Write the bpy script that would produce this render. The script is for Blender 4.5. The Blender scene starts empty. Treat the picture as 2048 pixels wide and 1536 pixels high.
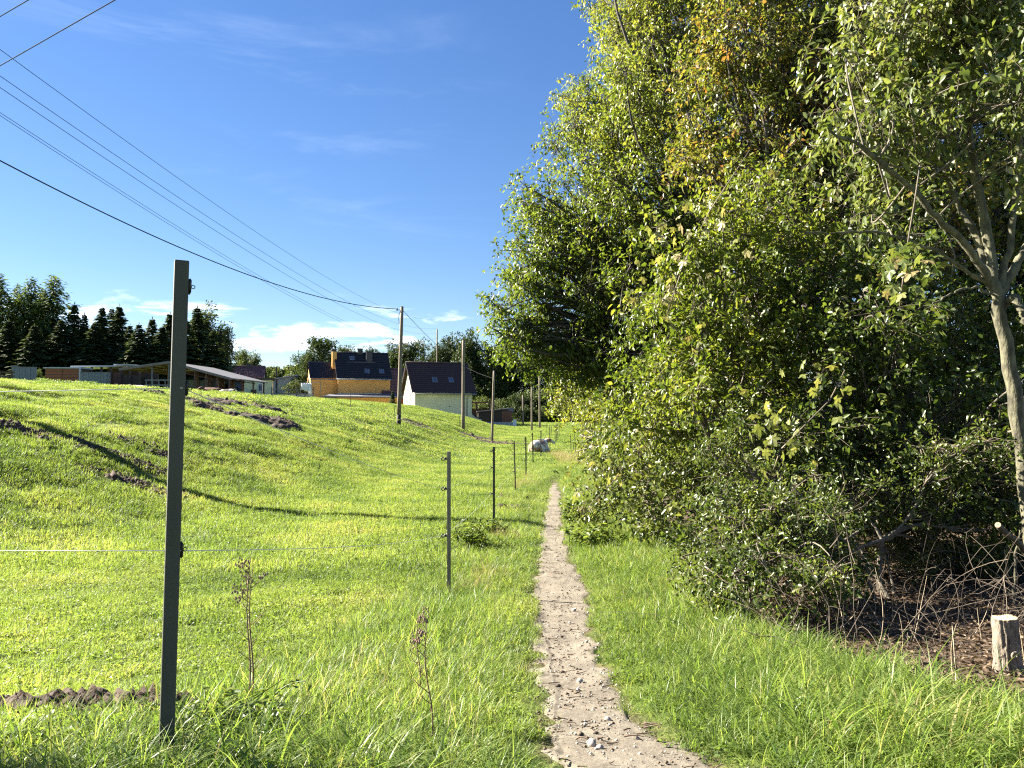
import bpy, bmesh, math, random
import numpy as np
from mathutils import Vector, Matrix, Euler

S = bpy.context.scene
COL = S.collection
RAD = math.radians
rng = np.random.default_rng(7)
random.seed(7)

# ------------------------------------------------------------------ camera
FPX, CX, CY = 1540.0, 1024.0, 768.0           # focal length in pixels of the 2048 x 1536 photograph
PITCH = math.atan(52 / 1540.0)
cam_data = bpy.data.cameras.new('camera')
cam_data.sensor_width = 36.0
cam_data.lens = 36.0 * FPX / 2048.0
cam_data.clip_start = 0.05
cam_data.clip_end = 3000.0
cam = bpy.data.objects.new('camera', cam_data)
COL.objects.link(cam)
cam.location = (0, 0, 0)
cam.rotation_euler = (RAD(90) + PITCH, 0, 0)
S.camera = cam

# ------------------------------------------------------------------ light
SUN_EL = RAD(30.0)
SUN_DIR = Vector((-0.94 * math.cos(SUN_EL), 0.342 * math.cos(SUN_EL), math.sin(SUN_EL))).normalized()
SUN_STRENGTH, SKY_STRENGTH, EXPOSURE = 5.0, 0.041, 2.55
sun_data = bpy.data.lights.new('sun', 'SUN')
sun_data.energy = SUN_STRENGTH
sun_data.angle = RAD(0.5)
sun_data.color = (1.0, 0.93, 0.80)
sun = bpy.data.objects.new('sun', sun_data)
COL.objects.link(sun)
sun.rotation_euler = SUN_DIR.to_track_quat('Z', 'Y').to_euler()

world = bpy.data.worlds.new('World')
S.world = world
world.use_nodes = True
def build_world():
    nt = world.node_tree
    nt.nodes.clear()
    N, Lk = nt.nodes.new, nt.links.new
    out = N('ShaderNodeOutputWorld'); bg = N('ShaderNodeBackground')
    bg.inputs['Strength'].default_value = SKY_STRENGTH
    sky = N('ShaderNodeTexSky'); sky.sky_type = 'NISHITA'; sky.sun_disc = False
    sky.sun_elevation = SUN_EL
    sky.sun_rotation = math.atan2(SUN_DIR.x, SUN_DIR.y)
    sky.altitude = 300; sky.air_density = 1.0; sky.dust_density = 0.1; sky.ozone_density = 4.0
    tc = N('ShaderNodeTexCoord')
    sep = N('ShaderNodeSeparateXYZ'); Lk(tc.outputs['Generated'], sep.inputs[0])
    def math_(op, a, b=None, c=None, clamp=False):
        m = N('ShaderNodeMath'); m.operation = op; m.use_clamp = clamp
        for i, v in enumerate((a, b, c)):
            if v is None: continue
            if isinstance(v, (int, float)): m.inputs[i].default_value = v
            else: Lk(v, m.inputs[i])
        return m.outputs[0]
    def sstep(v, a, b):
        m = N('ShaderNodeMapRange'); m.interpolation_type = 'SMOOTHSTEP'
        Lk(v, m.inputs[0]); m.inputs[1].default_value = a; m.inputs[2].default_value = b
        return m.outputs[0]
    def noise(scale_vec, scale, detail, rough, loc=(0, 0, 0), dist=0.0, rot=(0, 0, 0)):
        mp = N('ShaderNodeMapping'); mp.inputs['Scale'].default_value = scale_vec; mp.inputs['Location'].default_value = loc
        mp.inputs['Rotation'].default_value = rot
        Lk(tc.outputs['Generated'], mp.inputs[0])
        n = N('ShaderNodeTexNoise'); n.inputs['Scale'].default_value = scale; n.inputs['Detail'].default_value = detail
        n.inputs['Roughness'].default_value = rough; n.inputs['Distortion'].default_value = dist
        Lk(mp.outputs[0], n.inputs['Vector'])
        return n.outputs['Fac']
    z = sep.outputs['Z']
    # fair-weather cloud bank low over the horizon
    n1 = noise((1, 1, 5.0), 7.5, 10, 0.62, loc=(0.37, 0.1, 0.0), dist=0.25)
    band = math_('MULTIPLY', sstep(z, 0.055, 0.085), math_('SUBTRACT', 1.0, sstep(z, 0.095, 0.155)))
    side = sstep(sep.outputs['X'], -0.02, -0.30)
    cov = math_('ADD', math_('MULTIPLY', band, 0.18), math_('MULTIPLY', side, 0.09))
    bank = math_('MULTIPLY', sstep(math_('ADD', n1, cov), 0.68, 0.84), band)
    # thin cirrus veils higher up
    n2 = noise((1.0, 2.2, 7.0), 2.6, 8, 0.62, loc=(3.1, 0.4, 0.2), dist=0.6, rot=(0, 0.25, 0.5))
    n3 = noise((1, 1, 1.5), 1.7, 2, 0.5, loc=(1.3, 2.2, 0.7))
    cir = math_('MULTIPLY', sstep(n2, 0.52, 0.80), sstep(n3, 0.42, 0.66))
    cir = math_('MULTIPLY', cir, math_('MULTIPLY', sstep(z, 0.03, 0.15), 0.065))
    shade = noise((1, 1, 5.0), 9.0, 5, 0.6, loc=(0.37, 0.1, -0.03))
    ccol = N('ShaderNodeMix'); ccol.data_type = 'RGBA'
    Lk(sstep(shade, 0.35, 0.62), ccol.inputs[0])
    ccol.inputs[6].default_value = (6.6, 7.7, 10.0, 1); ccol.inputs[7].default_value = (11.0, 11.0, 11.3, 1)
    hs = N('ShaderNodeHueSaturation'); hs.inputs['Hue'].default_value = 0.512; hs.inputs['Saturation'].default_value = 1.28; hs.inputs['Value'].default_value = 1.05
    gm = N('ShaderNodeGamma'); gm.inputs['Gamma'].default_value = 0.8
    Lk(sky.outputs[0], gm.inputs['Color']); Lk(gm.outputs[0], hs.inputs['Color'])
    m1 = N('ShaderNodeMix'); m1.data_type = 'RGBA'
    Lk(cir, m1.inputs[0]); Lk(hs.outputs[0], m1.inputs[6]); m1.inputs[7].default_value = (9.5, 10.2, 11.5, 1)
    m2 = N('ShaderNodeMix'); m2.data_type = 'RGBA'
    Lk(bank, m2.inputs[0]); Lk(m1.outputs[2], m2.inputs[6]); Lk(ccol.outputs[2], m2.inputs[7])
    Lk(m2.outputs[2], bg.inputs['Color']); Lk(bg.outputs[0], out.inputs[0])
build_world()

S.view_settings.view_transform = 'Standard'
S.view_settings.look = 'None'
S.view_settings.exposure = EXPOSURE
S.view_settings.gamma = 1.0
S.view_settings.use_curve_mapping = False
S.render.engine = 'CYCLES'
S.cycles.max_bounces = 7
S.cycles.diffuse_bounces = 4
S.cycles.glossy_bounces = 2
S.cycles.transmission_bounces = 5
S.cycles.transparent_max_bounces = 4
S.cycles.use_denoising = False
S.cycles.sample_clamp_indirect = 4.0
S.cycles.pixel_filter_type = 'BLACKMAN_HARRIS'
S.cycles.filter_width = 1.2

# ------------------------------------------------------------------ helpers
def ray(px, py):
    a, b = (px - CX) / FPX, (CY - py) / FPX
    c, s = math.cos(PITCH), math.sin(PITCH)
    d = Vector((a, c - b * s, s + b * c))
    return d / d.y
def at(px, py, Y):
    return ray(px, py) * Y

def _h(xi, yi, s):
    h = (xi * 374761393 + yi * 668265263 + s * 982451653) & 0xffffffff
    h = ((h ^ (h >> 13)) * 1274126177) & 0xffffffff
    h = h ^ (h >> 16)
    return (h & 0xffffff) / float(0xffffff)
def vn(x, y, s=0):
    x = np.asarray(x, float); y = np.asarray(y, float)
    xi = np.floor(x).astype(np.int64); yi = np.floor(y).astype(np.int64)
    fx, fy = x - xi, y - yi
    fx = fx * fx * (3 - 2 * fx); fy = fy * fy * (3 - 2 * fy)
    a = _h(xi, yi, s); b = _h(xi + 1, yi, s); c = _h(xi, yi + 1, s); d = _h(xi + 1, yi + 1, s)
    return (a * (1 - fx) + b * fx) * (1 - fy) + (c * (1 - fx) + d * fx) * fy
def fbm(x, y, s=0, o=4):
    t, a, n = 0.0, 0.5, 0.0
    for i in range(o):
        t = t + a * vn(x * 2 ** i, y * 2 ** i, s + i * 17); n += a; a *= 0.5
    return t / n
def ss(a, b, x):
    t = np.clip((np.asarray(x, float) - a) / (b - a), 0, 1)
    return t * t * (3 - 2 * t)
def nrm(v):
    return v / np.maximum(np.linalg.norm(v, axis=-1, keepdims=True), 1e-9)

# ------------------------------------------------------------------ terrain shape
_yt = np.linspace(-60, 700, 7601)
def _tab(y, z, sm):
    t = np.interp(_yt, y, z)
    k = np.ones(sm) / sm
    p = np.pad(t, sm, mode='edge')
    return np.convolve(np.convolve(p, k, 'same'), k, 'same')[sm:-sm]
Z0 = _tab([-60, -5, 0, 2.2, 3.5, 5, 7.2, 10.7, 13, 20, 26, 33, 60, 120, 200, 700],
          [-.9, -1.0, -1.03, -1.1, -1.3, -1.5, -1.71, -1.87, -1.95, -2.12, -2.2, -2.3, -2.4, -2.4, -2.35, -2.3], 9)
XF = _tab([-60, 0, 8, 12, 22, 45, 60, 90, 140, 700], [-12, -8.4, -7, -5.9, -4.1, -2.2, -1.7, -.2, 2, 4], 41)
_ut = np.linspace(-20, 500, 5201)
_pp = np.interp(_ut, [-20, -2, 0, 2, 4, 6, 11, 18, 28, 38, 52, 70, 110, 500], [0, 0, .04, .5, 1.25, 1.8, 2.85, 3.5, 3.75, 4.0, 5.15, 5.9, 7.4, 9])
_pp = np.convolve(np.pad(_pp, 20, mode='edge'), np.ones(15) / 15, 'same')[20:-20]
PXL = ([0.2, 1.0, 1.8, 2.2, 2.4, 2.8, 3.45, 4.75, 7.2, 10.7, 18, 26, 34], [-.1, -.02, .10, .15, .165, .15, .137, .157, .19, .39, .83, 1.3, 1.75])
PXR = ([0.2, 1.0, 1.8, 2.2, 2.4, 2.6, 3.0, 3.45, 4.75, 7.2, 10.7, 18, 26, 34], [3.0, 2.3, 1.5, 1.0, .80, .62, .51, .484, .543, .70, .736, 1.16, 1.55, 1.9])
# bare soil: (x, y, radius x, radius y, lump height)
def G(px, py, Y):
    return at(px, py, Y)
MUD = [(-1.62, 2.74, .36, .17, .15), (-1.86, 2.64, .28, .15, .13), (-1.27, 2.72, .20, .11, .13), (-1.45, 2.56, .24, .08, .06),
       (-9.6, 16.4, 1.2, .6, .2), (-8.0, 16.6, 1.0, .4, .14), (-10.9, 16.0, 1.1, .5, .2), (-7.4, 15.2, 1.2, .4, .12), (-8.8, 18.2, 1.2, .5, .1),
       (-10.6, 30.5, 2.6, 1.5, .35), (-14.5, 33.0, 3.0, 1.0, .25), (-12.6, 35.5, 2.6, 1.6, .25),
       (-34, 62, 9, 6, .14), (-42, 72, 10, 5, .14), (-27, 58, 6, 4, .12),
       (-6.2, 53, 1.8, 2.0, .12), (-3.2, 60, 1.9, 1.3, .16), (-1.4, 56.5, 2.0, 1.3, .14), (-.3, 54, 1.6, 1.2, .12),
       (-.02, 15.6, .28, .35, .05), (.12, 18.2, .3, .6, .05)]
def mud_mask(X, Y):
    m = np.zeros_like(np.asarray(X, float))
    for (mx, my, rx, ry, h) in MUD:
        d = ((X - mx) / rx) ** 2 + ((Y - my) / ry) ** 2
        s = min(rx, ry)
        v = np.clip((1.1 if s > .2 else 1.5) - d + (fbm(X / s * 2.2, Y / s * 2.2, 91) - .5) * (3.4 if s > .2 else 2.0), 0, 1)
        m = np.maximum(m, v)
    return m
def path_edges(Y):
    return np.interp(Y, *PXL), np.interp(Y, *PXR)
def path_mask(X, Y):
    l, r = path_edges(Y)
    w = (fbm(X * 3.0, Y * 3.0, 5) - .5) * .22 + (fbm(X * 11.0, Y * 9.0, 6) - .5) * .16 + .03
    d = np.minimum(X - l, r - X) + w
    return ss(-.05, .07, d) * (1 - ss(20, 29, Y)) * (Y > .2)
def ground(X, Y, detail=True):
    X = np.asarray(X, float); Y = np.asarray(Y, float)
    z = np.interp(Y, _yt, Z0)
    u = np.interp(Y, _yt, XF) - X
    hill = np.interp(u, _ut, _pp)
    hill = hill * (1 - .8 * ss(88, 112, Y) * ss(-34, -25, X))
    z = z + hill
    z = z + .20 * np.exp(-((X + 1.35) / 1.0) ** 2 - ((Y - 1.9) / 1.3) ** 2)
    z = z + .35 * ss(2.2, 6.0, X) * (1 - ss(20, 40, Y)) * ss(6, 9, Y)
    z = z + (ss(200, 600, Y) * 4.0)
    if detail:
        far = 1 - ss(60, 130, np.abs(X) + np.abs(Y))
        slope = ss(1, 6, u) * (1 - ss(16, 30, u))
        z = z + far * (.05 * (fbm(X * .55, Y * .55, 3) - .5) + .03 * (fbm(X * 2.1, Y * 2.1, 4) - .5))
        z = z + slope * far * .34 * (fbm(X * .8, Y * .8, 8, 3) - .5)
        p = path_mask(X, Y)
        z = z - p * .02
    return z
def g1(x, y):
    return float(ground(np.array([x]), np.array([y]))[0])
def gn(X, Y, e=.25):
    dx = (ground(X + e, Y) - ground(X - e, Y)) / (2 * e)
    dy = (ground(X, Y + e) - ground(X, Y - e)) / (2 * e)
    return dx, dy

# ------------------------------------------------------------------ mesh plumbing
def mesh_np(name, V, F, mat=None, smooth=False, attrs=None):
    V = np.ascontiguousarray(V, np.float32); F = np.ascontiguousarray(F, np.int32)
    me = bpy.data.meshes.new(name)
    nf, k = F.shape
    me.vertices.add(len(V)); me.vertices.foreach_set('co', V.ravel())
    me.loops.add(nf * k); me.loops.foreach_set('vertex_index', F.ravel())
    me.polygons.add(nf); me.polygons.foreach_set('loop_start', np.arange(0, nf * k, k, dtype=np.int32))
    if smooth:
        me.polygons.foreach_set('use_smooth', np.ones(nf, bool))
    me.update(calc_edges=True)
    for an, av in (attrs or {}).items():
        a = me.attributes.new(an, 'FLOAT', 'POINT'); a.data.foreach_set('value', np.ascontiguousarray(av, np.float32))
    if mat: me.materials.append(mat)
    return me
def mesh_py(name, V, F, mat=None, smooth=False):
    me = bpy.data.meshes.new(name)
    me.from_pydata([tuple(v) for v in V], [], F)
    if smooth:
        me.polygons.foreach_set('use_smooth', np.ones(len(me.polygons), bool))
    me.update()
    if mat: me.materials.append(mat)
    return me
def link(name, me, parent=None, loc=None, rot=None):
    o = bpy.data.objects.new(name, me); COL.objects.link(o)
    if parent is not None: o.parent = parent
    if loc is not None: o.location = loc
    if rot is not None: o.rotation_euler = rot
    return o
def tag(o, label=None, cat=None, group=None, kind=None):
    if label: o['label'] = label
    if cat: o['category'] = cat
    if group: o['group'] = group
    if kind: o['kind'] = kind
    return o
def thing(name, label, cat, loc=(0, 0, 0), rz=0.0, group=None):
    o = link(name, None, None, loc, (0, 0, rz))
    return tag(o, label, cat, group)
def copy_tree(o, parent=None):
    c = o.copy(); COL.objects.link(c); c.parent = parent
    for ch in list(o.children): copy_tree(ch, c)
    return c

class MB:
    def __init__(s): s.v = []; s.f = []
    def add(s, V, F):
        b = len(s.v); s.v += [tuple(v) for v in V]; s.f += [tuple(i + b for i in f) for f in F]; return s
    def box(s, x0, x1, y0, y1, z0, z1, M=None):
        V = [(x, y, z) for z in (z0, z1) for y in (y0, y1) for x in (x0, x1)]
        if M is not None: V = [M @ Vector(v) for v in V]
        return s.add(V, [(0, 2, 3, 1), (4, 5, 7, 6), (0, 1, 5, 4), (2, 6, 7, 3), (0, 4, 6, 2), (1, 3, 7, 5)])
    def tube(s, pts, r, n=8, cap=True):
        pts = [Vector(p) for p in pts]; m = len(pts)
        if not hasattr(r, '__len__'): r = [r] * m
        V, F = [], []
        for i, p in enumerate(pts):
            t = (pts[min(i + 1, m - 1)] - pts[max(i - 1, 0)]).normalized()
            ref = Vector((0, 0, 1)) if abs(t.z) < .9 else Vector((1, 0, 0))
            u = t.cross(ref).normalized(); w = t.cross(u)
            for k in range(n):
                a = 2 * math.pi * k / n
                V.append(p + (u * math.cos(a) + w * math.sin(a)) * r[i])
        for i in range(m - 1):
            for k in range(n):
                F.append((i * n + k, i * n + (k + 1) % n, (i + 1) * n + (k + 1) % n, (i + 1) * n + k))
        if cap:
            F.append(tuple(range(n))); F.append(tuple(reversed(range((m - 1) * n, m * n))))
        return s.add(V, F)
    def prism(s, poly, y0, y1):                 # polygon in xz extruded along y
        n = len(poly)
        V = [(x, y0, z) for x, z in poly] + [(x, y1, z) for x, z in poly]
        F = [tuple(range(n)), tuple(reversed(range(n, 2 * n)))] + [(i, i + n, (i + 1) % n + n, (i + 1) % n) for i in range(n)]
        return s.add(V, F)
    def torus(s, c, R, r, axis='y', n=14, m=6):
        V, F = [], []
        for i in range(n):
            a = 2 * math.pi * i / n
            for j in range(m):
                b = 2 * math.pi * j / m
                q = ((R + r * math.cos(b)) * math.cos(a), r * math.sin(b), (R + r * math.cos(b)) * math.sin(a))
                if axis == 'x': q = (q[1], q[0], q[2])
                if axis == 'z': q = (q[0], q[2], q[1])
                V.append((c[0] + q[0], c[1] + q[1], c[2] + q[2]))
        for i in range(n):
            for j in range(m):
                F.append((i * m + j, i * m + (j + 1) % m, ((i + 1) % n) * m + (j + 1) % m, ((i + 1) % n) * m + j))
        return s.add(V, F)
    def mesh(s, name, mat, smooth=False, bevel=0.0):
        me = mesh_py(name, s.v, s.f, mat, smooth)
        bm = bmesh.new(); bm.from_mesh(me)
        bmesh.ops.recalc_face_normals(bm, faces=bm.faces)
        if bevel: bmesh.ops.bevel(bm, geom=list(bm.edges), offset=bevel, segments=2, affect='EDGES', profile=.6)
        bm.to_mesh(me); bm.free()
        if bevel or smooth: me.polygons.foreach_set('use_smooth', np.full(len(me.polygons), smooth))
        return me

def batch_tubes(P, R, n=4):
    """P (k,m,3) polylines, R (k,m) radii -> V, F quads"""
    k, m, _ = P.shape
    T = nrm(np.gradient(P, axis=1))
    ref = np.where(np.abs(T[..., 2:3]) < .9, np.array([0, 0, 1.0]), np.array([1.0, 0, 0]))
    U = nrm(np.cross(T, ref)); W = np.cross(T, U)
    a = np.arange(n) * 2 * np.pi / n
    V = P[:, :, None, :] + R[:, :, None, None] * (U[:, :, None, :] * np.cos(a)[None, None, :, None] + W[:, :, None, :] * np.sin(a)[None, None, :, None])
    idx = np.arange(k * m * n).reshape(k, m, n)
    nx = np.roll(idx, -1, axis=2)
    F = np.stack([idx[:, :-1], nx[:, :-1], nx[:, 1:], idx[:, 1:]], -1).reshape(-1, 4)
    return V.reshape(-1, 3), F
def curve_pts(a, b, m, bend, r):
    """bent polylines between point arrays a, b (k,3): returns (k,m,3)"""
    t = np.linspace(0, 1, m)[None, :, None]
    off = r.normal(size=a.shape) * bend * np.linalg.norm(b - a, axis=1, keepdims=True)
    return a[:, None] * (1 - t) + b[:, None] * t + off[:, None] * (4 * t * (1 - t))

# ------------------------------------------------------------------ materials
def nodes_of(m):
    m.use_nodes = True
    nt = m.node_tree
    return nt, nt.nodes, nt.links, nt.nodes['Principled BSDF'], nt.nodes['Material Output']
def ramp(N, stops):
    r = N.new('ShaderNodeValToRGB')
    e = r.color_ramp.elements
    while len(e) < len(stops): e.new(0.5)
    for i, (p, c) in enumerate(stops):
        e[i].position = p; e[i].color = (*c, 1)
    return r
def tex_noise(N, L, scale, detail=5, rough=.6, vec=None, coord='Object', stretch=None):
    n = N.new('ShaderNodeTexNoise'); n.inputs['Scale'].default_value = scale
    n.inputs['Detail'].default_value = detail; n.inputs['Roughness'].default_value = rough
    if vec is None:
        if coord == 'World':
            vec = N.new('ShaderNodeNewGeometry').outputs['Position']
        else:
            vec = N.new('ShaderNodeTexCoord').outputs[coord]
    if stretch:
        mp = N.new('ShaderNodeMapping'); mp.inputs['Scale'].default_value = stretch
        L.new(vec, mp.inputs[0]); vec = mp.outputs[0]
    L.new(vec, n.inputs['Vector'])
    return n
_mats = {}
def mat(name, col, col2=None, scale=6.0, rough=.8, bump=.0, bscale=40.0, metal=0.0, stretch=None, spec=.5, coord='Object'):
    if name in _mats: return _mats[name]
    m = bpy.data.materials.new(name)
    nt, N, L, b, out = nodes_of(m)
    b.inputs['Roughness'].default_value = rough; b.inputs['Metallic'].default_value = metal
    b.inputs['Specular IOR Level'].default_value = spec
    col2 = col2 or tuple(c * .7 for c in col)
    n = tex_noise(N, L, scale, coord=coord, stretch=stretch)
    r = ramp(N, [(.3, col2), (.7, col)])
    L.new(n.outputs['Fac'], r.inputs[0]); L.new(r.outputs[0], b.inputs['Base Color'])
    if bump:
        n2 = tex_noise(N, L, bscale, coord=coord, stretch=stretch)
        bp = N.new('ShaderNodeBump'); bp.inputs['Strength'].default_value = bump; bp.inputs['Distance'].default_value = .02
        L.new(n2.outputs['Fac'], bp.inputs['Height']); L.new(bp.outputs[0], b.inputs['Normal'])
    _mats[name] = m
    return m
def leaf_mat(name, stops, trans=.40, tgain=(1.25, 1.25, .7), rough=.42, spec=.5, world_scale=0.0, obj_random=0.0, world_amp=1.45):
    """foliage: reflective upper side plus light passing through; attribute 'tint' picks the leaf colour"""
    if name in _mats: return _mats[name]
    m = bpy.data.materials.new(name)
    nt, N, L, b, out = nodes_of(m)
    at_ = N.new('ShaderNodeAttribute'); at_.attribute_name = 'tint'
    f = at_.outputs['Fac']
    def add(a, c):
        mm = N.new('ShaderNodeMath'); mm.operation = 'ADD'; L.new(a, mm.inputs[0]); L.new(c, mm.inputs[1]); return mm.outputs[0]
    def scaled(v, k, o):
        mm = N.new('ShaderNodeMath'); mm.operation = 'MULTIPLY_ADD'; L.new(v, mm.inputs[0]); mm.inputs[1].default_value = k; mm.inputs[2].default_value = o
        return mm.outputs[0]
    if world_scale:
        n = tex_noise(N, L, world_scale, 3, .55, coord='World')
        f = add(f, scaled(n.outputs['Fac'], world_amp, -.5 * world_amp))
    if obj_random:
        oi = N.new('ShaderNodeObjectInfo'); f = add(f, scaled(oi.outputs['Random'], obj_random, -.5 * obj_random))
    r = ramp(N, stops); L.new(f, r.inputs[0])
    L.new(r.outputs[0], b.inputs['Base Color'])
    b.inputs['Roughness'].default_value = rough; b.inputs['Specular IOR Level'].default_value = spec
    tr = N.new('ShaderNodeBsdfTranslucent')
    mx = N.new('ShaderNodeMix'); mx.data_type = 'RGBA'; mx.blend_type = 'MULTIPLY'; mx.inputs[0].default_value = 1.0
    L.new(r.outputs[0], mx.inputs[6]); mx.inputs[7].default_value = (*tgain, 1)
    L.new(mx.outputs[2], tr.inputs['Color'])
    ms = N.new('ShaderNodeMixShader'); ms.inputs[0].default_value = trans
    L.new(b.outputs[0], ms.inputs[1]); L.new(tr.outputs[0], ms.inputs[2]); L.new(ms.outputs[0], out.inputs['Surface'])
    _mats[name] = m
    return m

GRASS_SHORT = leaf_mat('pasture_grass', [(0, (.045, .075, .020)), (.3, (.118, .172, .038)), (.6, (.195, .250, .062)), (.88, (.28, .295, .095)), (1, (.34, .29, .14))],
                       trans=.54, tgain=(1.38, 1.42, .75), rough=.5, spec=.35, world_scale=.55, obj_random=.18)
GRASS_LONG = leaf_mat('verge_grass', [(0, (.045, .085, .020)), (.32, (.110, .180, .036)), (.64, (.215, .280, .072)), (.95, (.26, .30, .09)), (1, (.36, .31, .15))],
                      trans=.52, tgain=(1.38, 1.42, .75), rough=.44, spec=.38, world_scale=.9, obj_random=.16, world_amp=.8)
GRASS_DRY = leaf_mat('dry_grass', [(0, (.16, .15, .05)), (.5, (.34, .27, .14)), (1, (.46, .37, .22))], trans=.35, rough=.6, spec=.3)
BARK = mat('bark', (.20, .17, .125), (.075, .062, .048), 14, .9, .9, 30, stretch=(1, 1, .25))
BARK_PALE = mat('lichen_bark', (.17, .16, .095), (.035, .03, .02), 16, .9, .9, 34, stretch=(1, 1, .4))
BARK_DARK = mat('dark_bark', (.09, .075, .06), (.04, .034, .028), 10, .9, .7, 20)
TWIG = mat('twig_bark', (.17, .13, .09), (.07, .055, .04), 9, .8)
SOIL = mat('turned_soil', (.080, .050, .031), (.028, .019, .012), 3.5, .95, .9, 26, coord='Object')
POST_PLASTIC = mat('post_plastic', (.075, .074, .056), (.038, .037, .029), 9, .6, .35, 60, stretch=(1, 1, .12))
POST_WOOD = mat('post_wood', (.30, .25, .17), (.15, .12, .085), 12, .8, .5, 60, stretch=(3, 3, .3))
BLACK_PLASTIC = mat('black_plastic', (.018, .018, .018), (.012, .012, .012), 8, .4)
ROPE_WHITE = mat('white_rope', (.78, .76, .68), (.55, .53, .45), 160, .7)
CABLE = mat('black_cable', (.015, .015, .017), (.012, .012, .013), 8, .8, spec=.15)
WIRE = mat('line_wire', (.03, .032, .036), (.025, .027, .03), 8, .9, spec=.1)
POLE_WOOD = mat('pole_wood', (.24, .19, .13), (.12, .095, .07), 6, .85, .5, 40, stretch=(3, 3, .15))
POLE_TAR = mat('pole_tar', (.028, .024, .02), (.018, .015, .013), 10, .8)

# ------------------------------------------------------------------ ground
def axis(lo, hi, s0, k):
    p = [0.0]
    while p[-1] < hi: p.append(p[-1] + s0 + k * p[-1])
    q = [0.0]
    while q[-1] < -lo: q.append(q[-1] + s0 + k * q[-1])
    return np.array([-v for v in reversed(q[1:])] + p)
def ground_material():
    m = bpy.data.materials.new('field_turf')
    nt, N, L, b, out = nodes_of(m)
    n1 = tex_noise(N, L, .5, 6, .62, coord='World'); n2 = tex_noise(N, L, 9, 5, .7, coord='World')
    ad = N.new('ShaderNodeMath'); ad.operation = 'MULTIPLY_ADD'
    L.new(n2.outputs['Fac'], ad.inputs[0]); ad.inputs[1].default_value = .6
    mm = N.new('ShaderNodeMath'); mm.operation = 'MULTIPLY_ADD'; L.new(n1.outputs['Fac'], mm.inputs[0]); mm.inputs[1].default_value = .7; mm.inputs[2].default_value = -.15
    L.new(mm.outputs[0], ad.inputs[2])
    r = ramp(N, [(.2, (.045, .052, .018)), (.42, (.085, .115, .020)), (.62, (.125, .170, .025)), (.85, (.18, .19, .045))])
    L.new(ad.outputs[0], r.inputs[0])
    a = N.new('ShaderNodeAttribute'); a.attribute_name = 'soil'
    sr = ramp(N, [(.25, (.045, .032, .022)), (.75, (.12, .085, .055))]); L.new(n2.outputs['Fac'], sr.inputs[0])
    mx = N.new('ShaderNodeMix'); mx.data_type = 'RGBA'; L.new(a.outputs['Fac'], mx.inputs[0])
    L.new(r.outputs[0], mx.inputs[6]); L.new(sr.outputs[0], mx.inputs[7]); L.new(mx.outputs[2], b.inputs['Base Color'])
    b.inputs['Roughness'].default_value = .95; b.inputs['Specular IOR Level'].default_value = .15
    bp = N.new('ShaderNodeBump'); bp.inputs['Strength'].default_value = .8; bp.inputs['Distance'].default_value = .05
    L.new(n2.outputs['Fac'], bp.inputs['Height']); L.new(bp.outputs[0], b.inputs['Normal'])
    return m
def under_hedge(X, Y):
    """leaf-litter floor below the shrubs"""
    edge = np.interp(Y, [2, 2.5, 2.8, 3.0, 3.4, 3.9, 4.4, 6, 8, 12, 30], [9, 5, 2.9, 2.05, 1.80, 1.75, 1.60, 1.65, 1.8, 2.1, 3.2])
    return ss(-.15, .35, X - edge + (fbm(X * 2, Y * 2, 77) - .5) * .7) * ss(2.4, 2.8, Y) * (1 - ss(24, 34, Y))
def build_ground():
    xs = axis(-700, 700, .075, .026); ys = axis(-60, 900, .075, .020)
    X, Y = np.meshgrid(xs, ys)
    Z = ground(X, Y)
    mk = mud_mask(X, Y)
    Z = Z + mk * 0.0
    V = np.stack([X, Y, Z], -1).reshape(-1, 3)
    ny, nx = X.shape
    i = np.arange(ny * nx).reshape(ny, nx)
    F = np.stack([i[:-1, :-1], i[:-1, 1:], i[1:, 1:], i[1:, :-1]], -1).reshape(-1, 4)
    soil = np.maximum(np.maximum(mk, path_mask(X, Y)), under_hedge(X, Y)).ravel()
    me = mesh_np('ground', V, F, ground_material(), True, {'soil': soil})
    tag(link('ground', me), 'wide green pasture rising to a hill on one side', kind='structure')
build_ground()

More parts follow.
